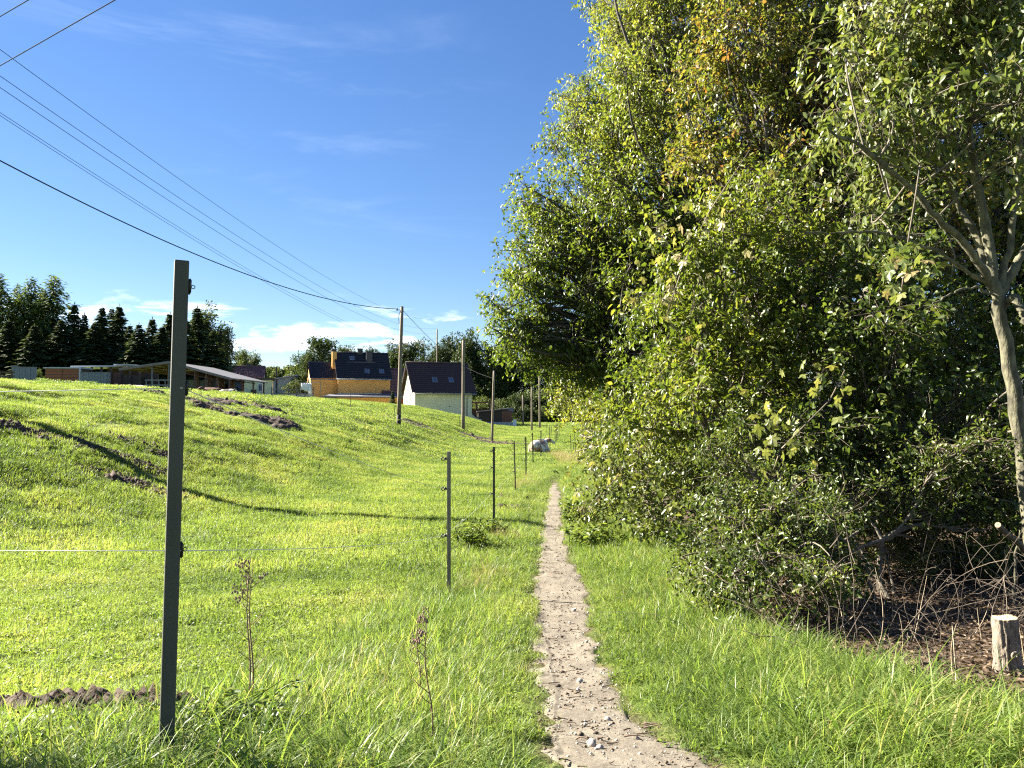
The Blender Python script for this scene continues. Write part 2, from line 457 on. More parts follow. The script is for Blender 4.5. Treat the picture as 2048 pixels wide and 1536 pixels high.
def build_path():
    m = bpy.data.materials.new('trodden_earth')
    nt, N, L, b, out = nodes_of(m)
    n1 = tex_noise(N, L, 3.0, 6, .65); n2 = tex_noise(N, L, 45, 6, .75); n3 = tex_noise(N, L, 14, 4, .6)
    ad = N.new('ShaderNodeMath'); ad.operation = 'MULTIPLY_ADD'; L.new(n2.outputs['Fac'], ad.inputs[0]); ad.inputs[1].default_value = .55
    m3 = N.new('ShaderNodeMath'); m3.operation = 'MULTIPLY_ADD'; L.new(n1.outputs['Fac'], m3.inputs[0]); m3.inputs[1].default_value = .55; m3.inputs[2].default_value = -.05
    L.new(m3.outputs[0], ad.inputs[2])
    r = ramp(N, [(.28, (.060, .050, .037)), (.40, (.135, .114, .086)), (.6, (.205, .178, .137)), (.82, (.30, .268, .215))])
    L.new(ad.outputs[0], r.inputs[0]); L.new(r.outputs[0], b.inputs['Base Color'])
    b.inputs['Roughness'].default_value = .95; b.inputs['Specular IOR Level'].default_value = .2
    mxh = N.new('ShaderNodeMath'); mxh.operation = 'ADD'; L.new(n2.outputs['Fac'], mxh.inputs[0]); L.new(n3.outputs['Fac'], mxh.inputs[1])
    bp = N.new('ShaderNodeBump'); bp.inputs['Strength'].default_value = .75; bp.inputs['Distance'].default_value = .008
    L.new(mxh.outputs[0], bp.inputs['Height']); L.new(bp.outputs[0], b.inputs['Normal'])
    ys = [0.9]
    while ys[-1] < 31: ys.append(ys[-1] + .022 + .006 * ys[-1])
    ys = np.array(ys); l, r_ = path_edges(ys)
    t = np.linspace(-.45, 1.45, 64)
    Xp = l[:, None] + (r_ - l)[:, None] * t[None]
    Yp = np.repeat(ys[:, None], len(t), 1)
    p = path_mask(Xp, Yp)
    Z = ground(Xp, Yp) + .016 * p + .030 * (fbm(Xp * 4, Yp * 4, 31) - .5) * p + .004 * (vn(Xp * 30, Yp * 30, 32) - .5) * p - .05 * (1 - p)
    V = np.stack([Xp, Yp, Z], -1).reshape(-1, 3)
    a, c = Xp.shape
    i = np.arange(a * c).reshape(a, c)
    F = np.stack([i[:-1, :-1], i[:-1, 1:], i[1:, 1:], i[1:, :-1]], -1).reshape(-1, 4)
    tag(link('path', mesh_np('path', V, F, m, True)), 'narrow trodden earth footpath between fence and hedge', kind='structure')
build_path()

def build_mud():
    """heaps of churned-up clods, one sheet per patch of bare soil"""
    for k, (mx, my, rx, ry, h) in enumerate(MUD):
        st = max(.013, min(rx, ry) / 26)
        xs = np.arange(mx - rx * 1.7, mx + rx * 1.7, st); ys = np.arange(my - ry * 1.7, my + ry * 1.7, st * (1 if my < 20 else 1.4))
        X, Y = np.meshgrid(xs, ys)
        d = ((X - mx) / rx) ** 2 + ((Y - my) / ry) ** 2
        s = min(rx, ry)
        m = np.clip((1.1 if s > .2 else 1.5) - d + (fbm(X / s * 2.2, Y / s * 2.2, 91) - .5) * (3.4 if s > .2 else 2.0), 0, 1)
        q = 1.0 / max(.07, h * .9)
        l1 = np.abs(fbm(X * q, Y * q, 40 + k, 3) - .5) * 2; l2 = fbm(X * q * 2.7, Y * q * 2.7, 60 + k, 3)
        lump = np.clip((1 - l1) ** 1.4 * .6 + l2 * .9 + .35 * (fbm(X * q * 6, Y * q * 6, 75 + k, 2) - .5) - .35, -.2, 1.2)
        Z = ground(X, Y) + m * h * .62 * lump - (1 - ss(0, .35, m)) * .05
        keep = m > .0
        ny, nx = X.shape
        i = np.arange(ny * nx).reshape(ny, nx)
        F = np.stack([i[:-1, :-1], i[:-1, 1:], i[1:, 1:], i[1:, :-1]], -1).reshape(-1, 4)
        kf = keep.ravel()[F].any(1)
        V = np.stack([X - mx, Y - my, Z], -1).reshape(-1, 3)
        F = F[kf]; u, inv = np.unique(F, return_inverse=True)
        me = mesh_np('bare_soil', V[u], inv.reshape(F.shape), SOIL, True)
        tag(link('bare_soil', me, None, (mx, my, 0)), 'churned dark soil breaking through the pasture grass', kind='stuff')
build_mud()
def build_clods():
    r = np.random.default_rng(55); P = []
    for k, (mx, my, rx, ry, h) in enumerate(MUD):
        near = my < 5
        n = 900 if near else (420 if my < 20 else 260)
        x = mx + r.normal(0, rx * .62, n); y = my + r.normal(0, ry * .62, n)
        m = mud_mask(x, y); q = r.random(n) < .12 + m
        sz = r.gamma(1.6, .006 if near else (.014 if my < 20 else .026), n) + .004
        z = ground(x, y) + m * h * .25 * r.random(n)
        P.append(np.stack([x, y, z, sz], -1)[q])
    P = np.concatenate(P); n = len(P)
    base = np.array([[1, 0, 0], [0, 1, 0], [-1, 0, 0], [0, -1, 0], [0, 0, 1.0], [0, 0, -1]])
    B = base[None] * P[:, 3][:, None, None] * r.uniform(.55, 1.35, (n, 6, 1)) + r.normal(size=(n, 6, 3)) * P[:, 3][:, None, None] * .18
    a = r.uniform(0, 6.28, n); c, q = np.cos(a)[:, None], np.sin(a)[:, None]
    V = np.stack([B[..., 0] * c - B[..., 1] * q + P[:, 0:1], B[..., 0] * q + B[..., 1] * c + P[:, 1:2], B[..., 2] + P[:, 2:3]], -1)
    F = np.array([[0, 1, 4], [1, 2, 4], [2, 3, 4], [3, 0, 4], [1, 0, 5], [2, 1, 5], [3, 2, 5], [0, 3, 5]])
    F = (F[None] + (np.arange(n) * 6)[:, None, None]).reshape(-1, 3)
    tag(link('soil_crumbs', mesh_np('soil_crumbs', V.reshape(-1, 3), F, SOIL)), 'crumbs and clods of dark soil strewn around the bare patches', kind='stuff')
build_clods()

# ------------------------------------------------------------------ grass (instanced tufts, uncountable)
def blades(base, ang, lean, h, w, segs, r, curl=1.0, tint=None):
    """base (n,3): curved blades as triangle strips"""
    n = len(base)
    t = np.linspace(0, 1, segs + 1)[None, :]
    dirx, diry = np.cos(ang)[:, None], np.sin(ang)[:, None]
    a = lean[:, None] * (t ** 1.0) * curl
    step = (h / segs)[:, None]
    ax = np.cumsum(np.sin(a) * step, 1) - np.sin(a[:, :1]) * step
    az = np.cumsum(np.cos(a) * step, 1) - np.cos(a[:, :1]) * step
    C = np.stack([base[:, 0:1] + dirx * ax, base[:, 1:2] + diry * ax, base[:, 2:3] + az], -1)
    tw = r.normal(size=n) * .5
    sx, sy = -np.sin(ang + tw), np.cos(ang + tw)
    wid = w[:, None] * np.clip(1.0 - t ** 2.2, 0, 1)[:, :] * (.65 + .35 * np.minimum(t * 4, 1))
    side = np.stack([sx, sy, np.zeros(n)], -1)[:, None, :]
    Lp = C - side * wid[..., None] * .5; Rp = C + side * wid[..., None] * .5
    V = np.stack([Lp[:, :-1], Rp[:, :-1]], 2).reshape(n, segs * 2, 3)
    V = np.concatenate([V, C[:, -1:]], 1)
    m = segs * 2 + 1
    f = []
    for s_ in range(segs - 1):
        o = s_ * 2
        f += [(o, o + 1, o + 3), (o, o + 3, o + 2)]
    f += [(segs * 2 - 2, segs * 2 - 1, segs * 2)]
    F = (np.array(f)[None] + (np.arange(n) * m)[:, None, None]).reshape(-1, 3)
    tn = np.repeat(tint if tint is not None else r.uniform(.2, .8, n), m)
    return V.reshape(-1, 3), F, tn
def weeds_leaves(n, size, r, zlo, zhi, l0, l1):
    """small round ground leaves (clover and the like)"""
    P = np.stack([r.uniform(-size / 2, size / 2, n), r.uniform(-size / 2, size / 2, n), r.uniform(zlo, zhi, n)], -1)
    a = r.uniform(0, 2 * np.pi, n); D = np.stack([np.cos(a), np.sin(a), r.normal(0, .25, n)], -1)
    Nn = nrm(np.stack([r.normal(0, .4, n), r.normal(0, .4, n), np.ones(n)], -1))
    return leaf_geo(P, nrm(D), Nn, r.uniform(l0, l1, n), r.uniform(l0, l1, n) * .8, r, near=False)
def leaf_geo(P, D, Nn, Ln, Wd, r, near=True, fold=.35, droop=.12):
    B = nrm(np.cross(D, Nn)); Nn = np.cross(B, D)
    Ln = Ln[:, None]; Wd = Wd[:, None]
    k = len(P)
    if near:
        def p(a, b, c): return P + D * Ln * a + B * Wd * b + Nn * (Wd * c)
        V = np.stack([P, p(.30, .46, fold * .46), p(.68, .36, fold * .30 - droop * .5), P + D * Ln - Nn * Ln * droop, p(.68, -.36, fold * .30 - droop * .5), p(.30, -.46, fold * .46)], 1)
        F = np.array([[0, 3, 2, 1], [0, 5, 4, 3]])
        n = 6
    else:
        V = np.stack([P, P + D * Ln * .45 + B * Wd * .5 + Nn * Wd * fold * .5, P + D * Ln - Nn * Ln * droop, P + D * Ln * .45 - B * Wd * .5 + Nn * Wd * fold * .5], 1)
        F = np.array([[0, 2, 1], [0, 3, 2]])
        n = 4
    F = (F[None] + (np.arange(k) * n)[:, None, None]).reshape(-1, F.shape[1])
    return V.reshape(-1, 3), F, n
HIDDEN = bpy.data.collections
def tuft_collection(name, variants, maker):
    c = HIDDEN.new(name)
    for i in range(variants):
        V, F, tn, m = maker(np.random.default_rng(1000 + i * 7 + len(name)))
        o = bpy.data.objects.new(name + '_tuft', mesh_np(name + '_tuft', V, F, m, False, {'tint': tn}))
        c.objects.link(o)
    return c
def scatter(name, label, coll, P, rot, scl, nvar):
    me = bpy.data.meshes.new(name)
    me.vertices.add(len(P)); me.vertices.foreach_set('co', np.ascontiguousarray(P, np.float32).ravel())
    a = me.attributes.new('rot', 'FLOAT_VECTOR', 'POINT'); a.data.foreach_set('vector', np.ascontiguousarray(rot, np.float32).ravel())
    if scl.ndim == 1: scl = np.repeat(scl[:, None], 3, 1)
    a = me.attributes.new('scl', 'FLOAT_VECTOR', 'POINT'); a.data.foreach_set('vector', np.ascontiguousarray(scl, np.float32).ravel())
    a = me.attributes.new('idx', 'INT', 'POINT'); a.data.foreach_set('value', rng.integers(0, nvar, len(P)).astype(np.int32))
    o = link(name, me)
    g = bpy.data.node_groups.new(name + '_spread', 'GeometryNodeTree')
    g.interface.new_socket('Geometry', in_out='INPUT', socket_type='NodeSocketGeometry')
    g.interface.new_socket('Geometry', in_out='OUTPUT', socket_type='NodeSocketGeometry')
    N, L = g.nodes, g.links
    gi, go = N.new('NodeGroupInput'), N.new('NodeGroupOutput')
    ci = N.new('GeometryNodeCollectionInfo'); ci.inputs['Collection'].default_value = coll
    ci.inputs['Separate Children'].default_value = True; ci.inputs['Reset Children'].default_value = True
    ip = N.new('GeometryNodeInstanceOnPoints'); ip.inputs['Pick Instance'].default_value = True
    def named(n, t):
        q = N.new('GeometryNodeInputNamedAttribute'); q.data_type = t; q.inputs['Name'].default_value = n
        return q.outputs['Attribute']
    er = N.new('FunctionNodeEulerToRotation'); L.new(named('rot', 'FLOAT_VECTOR'), er.inputs[0])
    L.new(gi.outputs[0], ip.inputs['Points']); L.new(ci.outputs[0], ip.inputs['Instance'])
    L.new(named('idx', 'INT'), ip.inputs['Instance Index']); L.new(er.outputs[0], ip.inputs['Rotation'])
    L.new(named('scl', 'FLOAT_VECTOR'), ip.inputs['Scale']); L.new(ip.outputs[0], go.inputs[0])
    md = o.modifiers.new('spread', 'NODES'); md.node_group = g
    tag(o, label, kind='stuff')
    return o
def jgrid(x0, x1, y0, y1, s, r):
    xs = np.arange(x0, x1, s); ys = np.arange(y0, y1, s)
    X, Y = np.meshgrid(xs, ys)
    X = X + r.uniform(-.6, .6, X.shape) * s; Y = Y + r.uniform(-.6, .6, Y.shape) * s
    X, Y = X.ravel(), Y.ravel()
    k = (np.abs(X) < .70 * Y + 1.6)
    return X[k], Y[k]
def tile_rot(X, Y, r):
    dx, dy = gn(X, Y)
    yaw = r.uniform(0, 2 * np.pi, len(X))
    # tilt with the slope: XYZ euler of (Rz(yaw) then tilt) approximated for small slopes
    c, s = np.cos(yaw), np.sin(yaw)
    rx = np.arctan(dy); ry = -np.arctan(dx)
    # express the world tilt in the frame before yaw
    return np.stack([rx * c + ry * s, -rx * s + ry * c, yaw], -1)

def short_tile(size, n, h0, h1, w, nl, ll):
    def mk(r):
        base = np.stack([r.uniform(-size / 2, size / 2, n), r.uniform(-size / 2, size / 2, n), np.full(n, -.01)], -1)
        V, F, tn = blades(base, r.uniform(0, 2 * np.pi, n), np.abs(r.normal(1.05, .5, n)), r.uniform(h0, h1, n) * (.5 + 1.0 * vn(base[:, 0] / size * 5, base[:, 1] / size * 5, int(r.integers(99)))),
                          r.uniform(.7, 1.3, n) * w, 2, r, tint=np.clip(r.normal(.5, .17, n), 0, 1))
        if nl:
            v2, f2, q = weeds_leaves(nl, size, r, h0 * .35, h0 * 1.0, ll * .7, ll * 1.3)
            F = np.concatenate([F, f2 + len(V)]); V = np.concatenate([V, v2]); tn = np.concatenate([tn, np.repeat(r.uniform(.25, .7, nl), q)])
        return V, F, tn, GRASS_SHORT
    return mk
def build_pasture():
    r = np.random.default_rng(21)
    def veto(X, Y, soft=.5):
        l, rr = path_edges(Y)
        fence = np.interp(Y, [0, 2.1, 7.2, 12.9, 19.7, 25.2, 33, 60], [-1.1, -.93, -.59, -.3, .09, .46, .95, 3.3])
        mg = np.where(Y > 8.8, .34, .13)
        k = ((X < l - mg) | (X > rr + mg) | (Y > 30)) & (path_mask(X, Y) < .35) & (mud_mask(X, Y) < .25 + .55 * r.random(len(X))) & (fbm(X * 2.6, Y * 2.6, 19) > .27) & (under_hedge(X, Y) < .5)
        for ox in (-.11, .11):
            k &= (Y > 4) | (mud_mask(X + ox, Y) < .5)
        k &= (Y > 4) | (mud_mask(X, Y - .12) < .5)
        return k, fence
    c1 = tuft_collection('pasture_near', 8, short_tile(.30, 520, .028, .075, .0036, 130, .021))
    X, Y = jgrid(-9, 4, 1.2, 9.5, .19, r)
    k, fe = veto(X, Y); X, Y = X[k], Y[k]
    dens = fbm(X * 1.1, Y * 1.1, 12)
    scatter('short_grass', 'short sunlit pasture grass with clover', c1, np.stack([X, Y, ground(X, Y)], -1), tile_rot(X, Y, r), np.stack([np.ones(len(X)), np.ones(len(X)), .55 + 1.2 * dens], -1), 8)
    c2 = tuft_collection('pasture_mid', 7, short_tile(.75, 680, .05, .105, .0075, 110, .030))
    X, Y = jgrid(-26, 14, 8.8, 34, .46, r)
    k, fe = veto(X, Y); X, Y = X[k], Y[k]
    dens = fbm(X * .8, Y * .8, 13) * .7 + fbm(X * .25, Y * .25, 14) * .5
    scatter('short_grass', 'short sunlit pasture grass with clover', c2, np.stack([X, Y, ground(X, Y)], -1), tile_rot(X, Y, r), np.stack([np.ones(len(X)), np.ones(len(X)), .5 + 1.2 * dens], -1), 7)
    c3 = tuft_collection('pasture_far', 6, short_tile(2.0, 760, .06, .11, .024, 60, .07))
    X, Y = jgrid(-75, 40, 33, 108, 1.15, r)
    k, fe = veto(X, Y); X, Y = X[k], Y[k]
    dens = fbm(X * .45, Y * .45, 15)
    scatter('short_grass', 'short sunlit pasture grass with clover', c3, np.stack([X, Y, ground(X, Y)], -1), tile_rot(X, Y, r), np.stack([np.ones(len(X)), np.ones(len(X)), .4 + 1.1 * dens], -1), 6)
    c4 = tuft_collection('pasture_horizon', 4, short_tile(4.0, 500, .12, .22, .07, 0, .1))
    X, Y = jgrid(-10, 60, 106, 195, 2.4, r)
    scatter('short_grass', 'short sunlit pasture grass with clover', c4, np.stack([X, Y, ground(X, Y)], -1), tile_rot(X, Y, r), np.ones(len(X)), 4)
build_pasture()

def long_tuft(n, rad, h0, h1, w, lean, segs=4, material=None, tm=.5):
    def mk(r):
        a = r.uniform(0, 2 * np.pi, n); q = np.sqrt(r.random(n)) * rad
        base = np.stack([np.cos(a) * q, np.sin(a) * q, np.full(n, -.015)], -1)
        V, F, tn = blades(base, a + r.normal(0, .9, n), np.abs(r.normal(lean, .4, n)) + .15, r.uniform(h0, h1, n), r.uniform(.6, 1.35, n) * w, segs, r, curl=1.45, tint=np.clip(r.normal(tm, .25, n), 0, 1))
        return V, F, tn, material or GRASS_LONG
    return mk
def build_verge():
    r = np.random.default_rng(33)
    cA = tuft_collection('verge_short', 8, long_tuft(64, .11, .06, .15, .0036, 1.1))
    cB = tuft_collection('verge_tall', 8, long_tuft(56, .13, .15, .36, .0058, 1.35, 5))
    cC = tuft_collection('verge_rank', 6, long_tuft(40, .13, .24, .46, .0085, 1.45, 6))
    cD = tuft_collection('verge_straw', 4, long_tuft(40, .12, .15, .42, .003, .55, 4, GRASS_DRY, .5))
    def fence(Y): return np.interp(Y, [0, 2.1, 7.2, 12.9, 19.7, 25.2, 33, 60], [-1.1, -.93, -.59, -.3, .09, .46, .95, 3.3])
    def put(name, label, coll, nv, X, Y, s):
        scatter(name, label, coll, np.stack([X, Y, ground(X, Y)], -1), tile_rot(X, Y, r), s, nv)
    # between fence and path
    X, Y = jgrid(-3, 3, .9, 34, .105, r)
    f = fence(Y); l, rr = path_edges(Y); p = path_mask(X, Y)
    k = (p < .30) & (X > f - .45 + .5 * (fbm(X * 1.5, Y * 1.5, 44) - .5)) & (X < l + .2) & (r.random(len(X)) < np.where(Y > 14, .5, .9))
    X1, Y1 = X[k], Y[k]
    edge = np.clip((l[k] - X1) / .35, .3, 1)
    put('verge_grass', 'grass growing between the fence line and the footpath', cA, 8, X1, Y1, (.75 + 1.0 * fbm(X1 * 2, Y1 * 2, 45)) * edge ** .5)
    k2 = (X < l - .22) & (X > f - .28) & (p < .02) & (fbm(X * 1.7, Y * 1.7, 46) > .50) & (r.random(len(X)) < .7)
    put('verge_grass', 'grass growing between the fence line and the footpath', cB, 8, X[k2], Y[k2], .28 + .26 * r.random(k2.sum()))
    # rank foreground grass at the foot of the near post
    X, Y = jgrid(-2.6, .25, .75, 2.55, .10, r)
    l, rr = path_edges(Y)
    k = (X < l - .12) & ((X > -1.05) | (Y < 2.3)) & (mud_mask(X, Y) < .05) & (mud_mask(X, Y + .1) < .3) & (r.random(len(X)) < ss(2.55, 2.0, Y + (fbm(X * 2, Y * 2, 47) - .5) * 1.0 - .25 * ss(-1.2, -.2, X)) * .75)
    put('verge_grass', 'long rank grass in front of the pasture fence', cB, 8, X[k], Y[k], .38 + .30 * r.random(k.sum()))
    k &= (r.random(len(X)) < .16)
    put('verge_grass', 'long rank grass in front of the pasture fence', cC, 6, X[k], Y[k], .34 + .30 * r.random(k.sum()))
    # lush clumps right of the near post
    X, Y = jgrid(-.98, .02, 1.62, 2.42, .085, r)
    l, rr = path_edges(Y)
    k = (X < l - .14) & (r.random(len(X)) < .62 * ss(2.42, 2.25, Y + .12 * ss(-.5, -.9, X))) & ((X + .93) ** 2 + (Y - 2.1) ** 2 > .006)
    put('verge_grass', 'lush long grass at the foot of the near corner post', cC, 6, X[k], Y[k], .34 + .38 * r.random(k.sum()))
    # right of the path
    X, Y = jgrid(.3, 8, .9, 30, .115, r)
    l, rr = path_edges(Y); p = path_mask(X, Y); uh = under_hedge(X, Y)
    e = X - rr
    k = (p < .30) & ~((np.abs(X - 2.62) < .10) & (np.abs(Y - 4.1) < .13)) & (X > rr - .2) & (uh < .55) & (r.random(len(X)) < np.where(Y > 13, .45, .95))
    put('verge_grass', 'low grass along the hedge side of the path', cA, 8, X[k], Y[k], .7 + 1.0 * ss(0, .6, e[k]) * (.4 + fbm(X[k] * 2, Y[k] * 2, 48)))
    mound = .55 + .9 * fbm(X * 1.1, Y * 1.1, 57)
    k2 = k & (e > .18 + .35 * fbm(X * 1.3, Y * 1.3, 49)) & (p < .02)
    put('verge_grass', 'tall arching grass below the hedge', cB, 8, X[k2], Y[k2], (.40 + .50 * ss(.2, 1.0, e[k2])) * mound[k2] * (.7 + .5 * r.random(k2.sum())) * (1 - .45 * ss(2.2, 2.6, X[k2])))
    k2 &= ~((np.abs(X - 2.62) < .24) & (Y > 3.62) & (Y < 4.4))
    k3 = k2 & (Y < 5) & (e > .4) & (r.random(len(X)) < .34) & (X < 2.2)
    put('verge_grass', 'tall arching grass below the hedge', cC, 6, X[k3], Y[k3], (.45 + .45 * r.random(k3.sum())) * mound[k3])
    # grass creeping in from the path rims
    X, Y = jgrid(-.2, 3, 1.2, 26, .10, r)
    p = path_mask(X, Y); k = (p > .05) & (p < .85) & (fbm(X * 4, Y * 4, 52) + .34 * (1 - p) > .53) & (r.random(len(X)) < .7)
    put('path_rim_grass', 'short grass creeping over the rims of the footpath', cA, 8, X[k], Y[k], .30 + .4 * r.random(k.sum()))
    # coarser tufts the cattle leave standing
    X, Y = jgrid(-24, 2, 2.4, 36, .30, r)
    fx = fence(Y); k = (X < fx - .4) & (fbm(X * .55, Y * .55, 53) + .5 * fbm(X * 2.2, Y * 2.2, 54) > .82) & (mud_mask(X, Y) < .2) & (r.random(len(X)) < .55)
    put('pasture_tufts', 'darker coarse tufts left standing in the grazed pasture', cA, 8, X[k], Y[k], .45 + .55 * r.random(k.sum()) + .02 * Y[k])
    # straw-coloured stems by the far fence and along the fence
    X, Y = jgrid(-2, 6, 1.8, 46, .2, r)
    f = fence(Y)
    k = (np.abs(X - f - .15) < .3) & (fbm(X * .8, Y * .8, 50) > .60) & (Y < 26) & (Y > 5)
    X2 = np.concatenate([X[k], r.uniform(2.0, 4.6, 150)]); Y2 = np.concatenate([Y[k], r.uniform(31, 41, 150)])
    put('dry_grass', 'pale dry grass stems along the fence', cD, 4, X2, Y2, np.where(Y2 > 26, 1.3, .75) * (.6 + .6 * r.random(len(X2))))
build_verge()

# ------------------------------------------------------------------ pasture fence
POST_MESH = {}
def fence_post(px, Y, label, material, w, H=1.32, lean=(0, 0), ins_side=-1, n_ins=3, ring=True, group='posts of the pasture fence beside the path', x=None, scale_ins=1.0, twist=0.0):
    X = (px - CX) / FPX * Y if x is None else x
    z = g1(X, Y)
    t = thing('fence_post', label, 'fence post', (X, Y, z), 0, group)
    t.rotation_euler = (lean[0], lean[1], twist)
    k = (material.name, w, H)
    if k not in POST_MESH:
        m = MB(); h = w / 2
        m.box(-h, h, -h, h, -.25, H)
        POST_MESH[k] = m.mesh('shaft', material, bevel=min(.004, w * .1))
    link('shaft', POST_MESH[k], t)
    k = ('ins', ins_side, w)
    if k not in POST_MESH:
        m = MB(); s = ins_side; h = w / 2
        if s > 0:                                   # rounded plate insulator, seen edge-on
            m.prism([(h, -.019), (h + .004, -.022), (h + .0075, -.016), (h + .008, .016), (h + .004, .022), (h, .019)], -.012, .012)
        else:                                       # screw-in insulator with a collar
            m.tube([(-h, 0, 0), (-h - .020, 0, 0)], [.010, .012], 10); m.tube([(-h - .016, 0, 0), (-h - .024, 0, 0)], [.017, .017], 10)
        POST_MESH[k] = m.mesh('insulator', BLACK_PLASTIC, True)
        m = MB()
        if s > 0: m.torus((h + .0125, 0, 0), .0048, .0012, 'y', 16)
        else: m.torus((-h - .038, 0, 0), .015, .0048, 'y')
        POST_MESH[('ring',) + k] = m.mesh('ring', BLACK_PLASTIC, True)
    for f in (.052, .262, .590)[:n_ins]:
        o = link('insulator', POST_MESH[k], t, (0, 0, H * (1 - f)))
        if ring: link('ring', POST_MESH[('ring',) + k], o)
    return t
fence_post(343, 2.1, 'thick grey-brown square corner post at the near end of the pasture fence', POST_PLASTIC, .0375, 1.345, (RAD(-.5), RAD(.9)), 1, twist=RAD(26))
fence_post(899, 7.2, 'weathered wooden fence post with three black ring insulators, second from the near corner post', POST_WOOD, .034, 1.325, (0, RAD(-.2)))
fence_post(988, 12.9, 'dark fence post standing beside the nettle clump, with ring insulators', POST_PLASTIC, .038, 1.325, (0, 0))
fence_post(1031, 19.7, 'slim wooden fence post beyond the nettle clump, leaning slightly right', POST_WOOD, .036, 1.32, (0, RAD(-1.5)))
for px, Y, tx, lb in ((1052, 25.2, POST_PLASTIC, 'dark fence post just left of the cow lying by the path'),
                      (1066, 32.6, POST_PLASTIC, 'dark fence post in front of the left flank of the cow lying by the path'),
                      (1081.5, 38, POST_PLASTIC, 'dark fence post in front of the white rump of the cow lying by the path'),
                      (1100, 45, POST_PLASTIC, 'dark fence post right beside the head of the cow lying by the path'),
                      (1110, 50, POST_PLASTIC, 'first far fence post to the right of the cow by the path'),
                      (1113.2, 56, POST_PLASTIC, 'second far fence post to the right of the cow by the path'),
                      (1115.6, 61, POST_PLASTIC, 'third far fence post to the right of the cow by the path'),
                      (1118, 67, POST_PLASTIC, 'farthest fence post in the row right of the cow by the path')):
    fence_post(px, Y, lb, tx, .042, 1.33, (0, RAD(random.uniform(-1.2, 1.2))), -1)
for px, Y, H, lb in ((1142, 44, .95, 'thin dark stake in the far meadow, leftmost right of the path'), (1147, 41, .8, 'thin dark stake right of the path, short one second from left'),
                     (1151, 40, 1.1, 'thin dark stake right of the path, tall one third from left'), (1157, 36, .85, 'thin dark stake in dry grass right of the path, fourth from left'),
                     (1163, 37, .7, 'low thin dark stake in dry grass right of the path, fifth from left'), (1171, 38, .8, 'thin dark stake beside the hedge edge, sixth from left'),
                     (1177, 36, 1.15, 'tallest thin dark stake at the hedge edge right of the path')):
    fence_post(px, Y, lb, POST_PLASTIC, .03, H, (0, RAD(random.uniform(-3, 3))), -1, n_ins=0, group='thin stakes right of the path')
for px, Y, H, lb in ((581, 62, 1.1, 'thin grey stake on the hill below the laundry line'), (701, 56, 1.1, 'leaning thin grey stake on the hill below the orange house'),
                     (788, 52, 1.0, 'thin dark stake on the hill just left of the tall wooden pole'), (919.5, 66, 1.0, 'pale thin stake beside the second wooden pole'),
                     (1040, 86, 1.0, 'thin stake in the far meadow left of the short pole'), (1093, 80, 1.0, 'thin stake in the far meadow right of the row of poles'),
                     (1104, 70, 1.0, 'thin stake in the far meadow behind the cow')):
    fence_post(px, Y, lb, POST_WOOD if H > 1 else POST_PLASTIC, .035, H, (0, RAD(random.uniform(-5, 5))), -1, n_ins=0, group='thin stakes in the pasture')
# corner line continues to the left out of the picture
fence_post(0, 2.45, 'square fence post left of the corner post', POST_PLASTIC, .0375, 1.335, (0, 0), 1, x=-5.2)

def rope(name, label, cat, pts, r, material, sag=0.0, n=14, seg=6, group=None):
    P = []
    for a, b in zip(pts[:-1], pts[1:]):
        a, b = Vector(a), Vector(b)
        for i in range(n):
            t = i / n
            p = a.lerp(b, t); p.z -= sag * (b - a).length * 4 * t * (1 - t)
            P.append(p)
    P.append(Vector(pts[-1]))
    m = MB(); m.tube(P, r, seg)
    return tag(link(name, m.mesh(name, material, True)), label, cat, group)
def post_pt(px, Y, f, H=1.32, dx=0.0, x=None):
    X = (px - CX) / FPX * Y if x is None else x
    return Vector((X + dx, Y, g1(X, Y) + H * (1 - f)))
for f, lb in ((.262, 'upper white fence rope running from the corner post down the pasture'), (.59, 'lower white fence rope running from the corner post to the second post')):
    base = Vector((-5.2, 2.45, g1(-.93, 2.1) + 1.335 * (1 - f) + (.02 if f < .5 else .03)))
    pts = [base, post_pt(343, 2.1, f, 1.345, .028)] + [post_pt(a, b, f, 1.325, -.05) for a, b in ((899, 7.2), (988, 12.9), (1031, 19.7), (1052, 25.2), (1066, 32.6), (1081.5, 38), (1100, 45))]
    rope('fence_rope', lb, 'rope', pts, .0015, ROPE_WHITE, .006, group='white electric fence ropes')

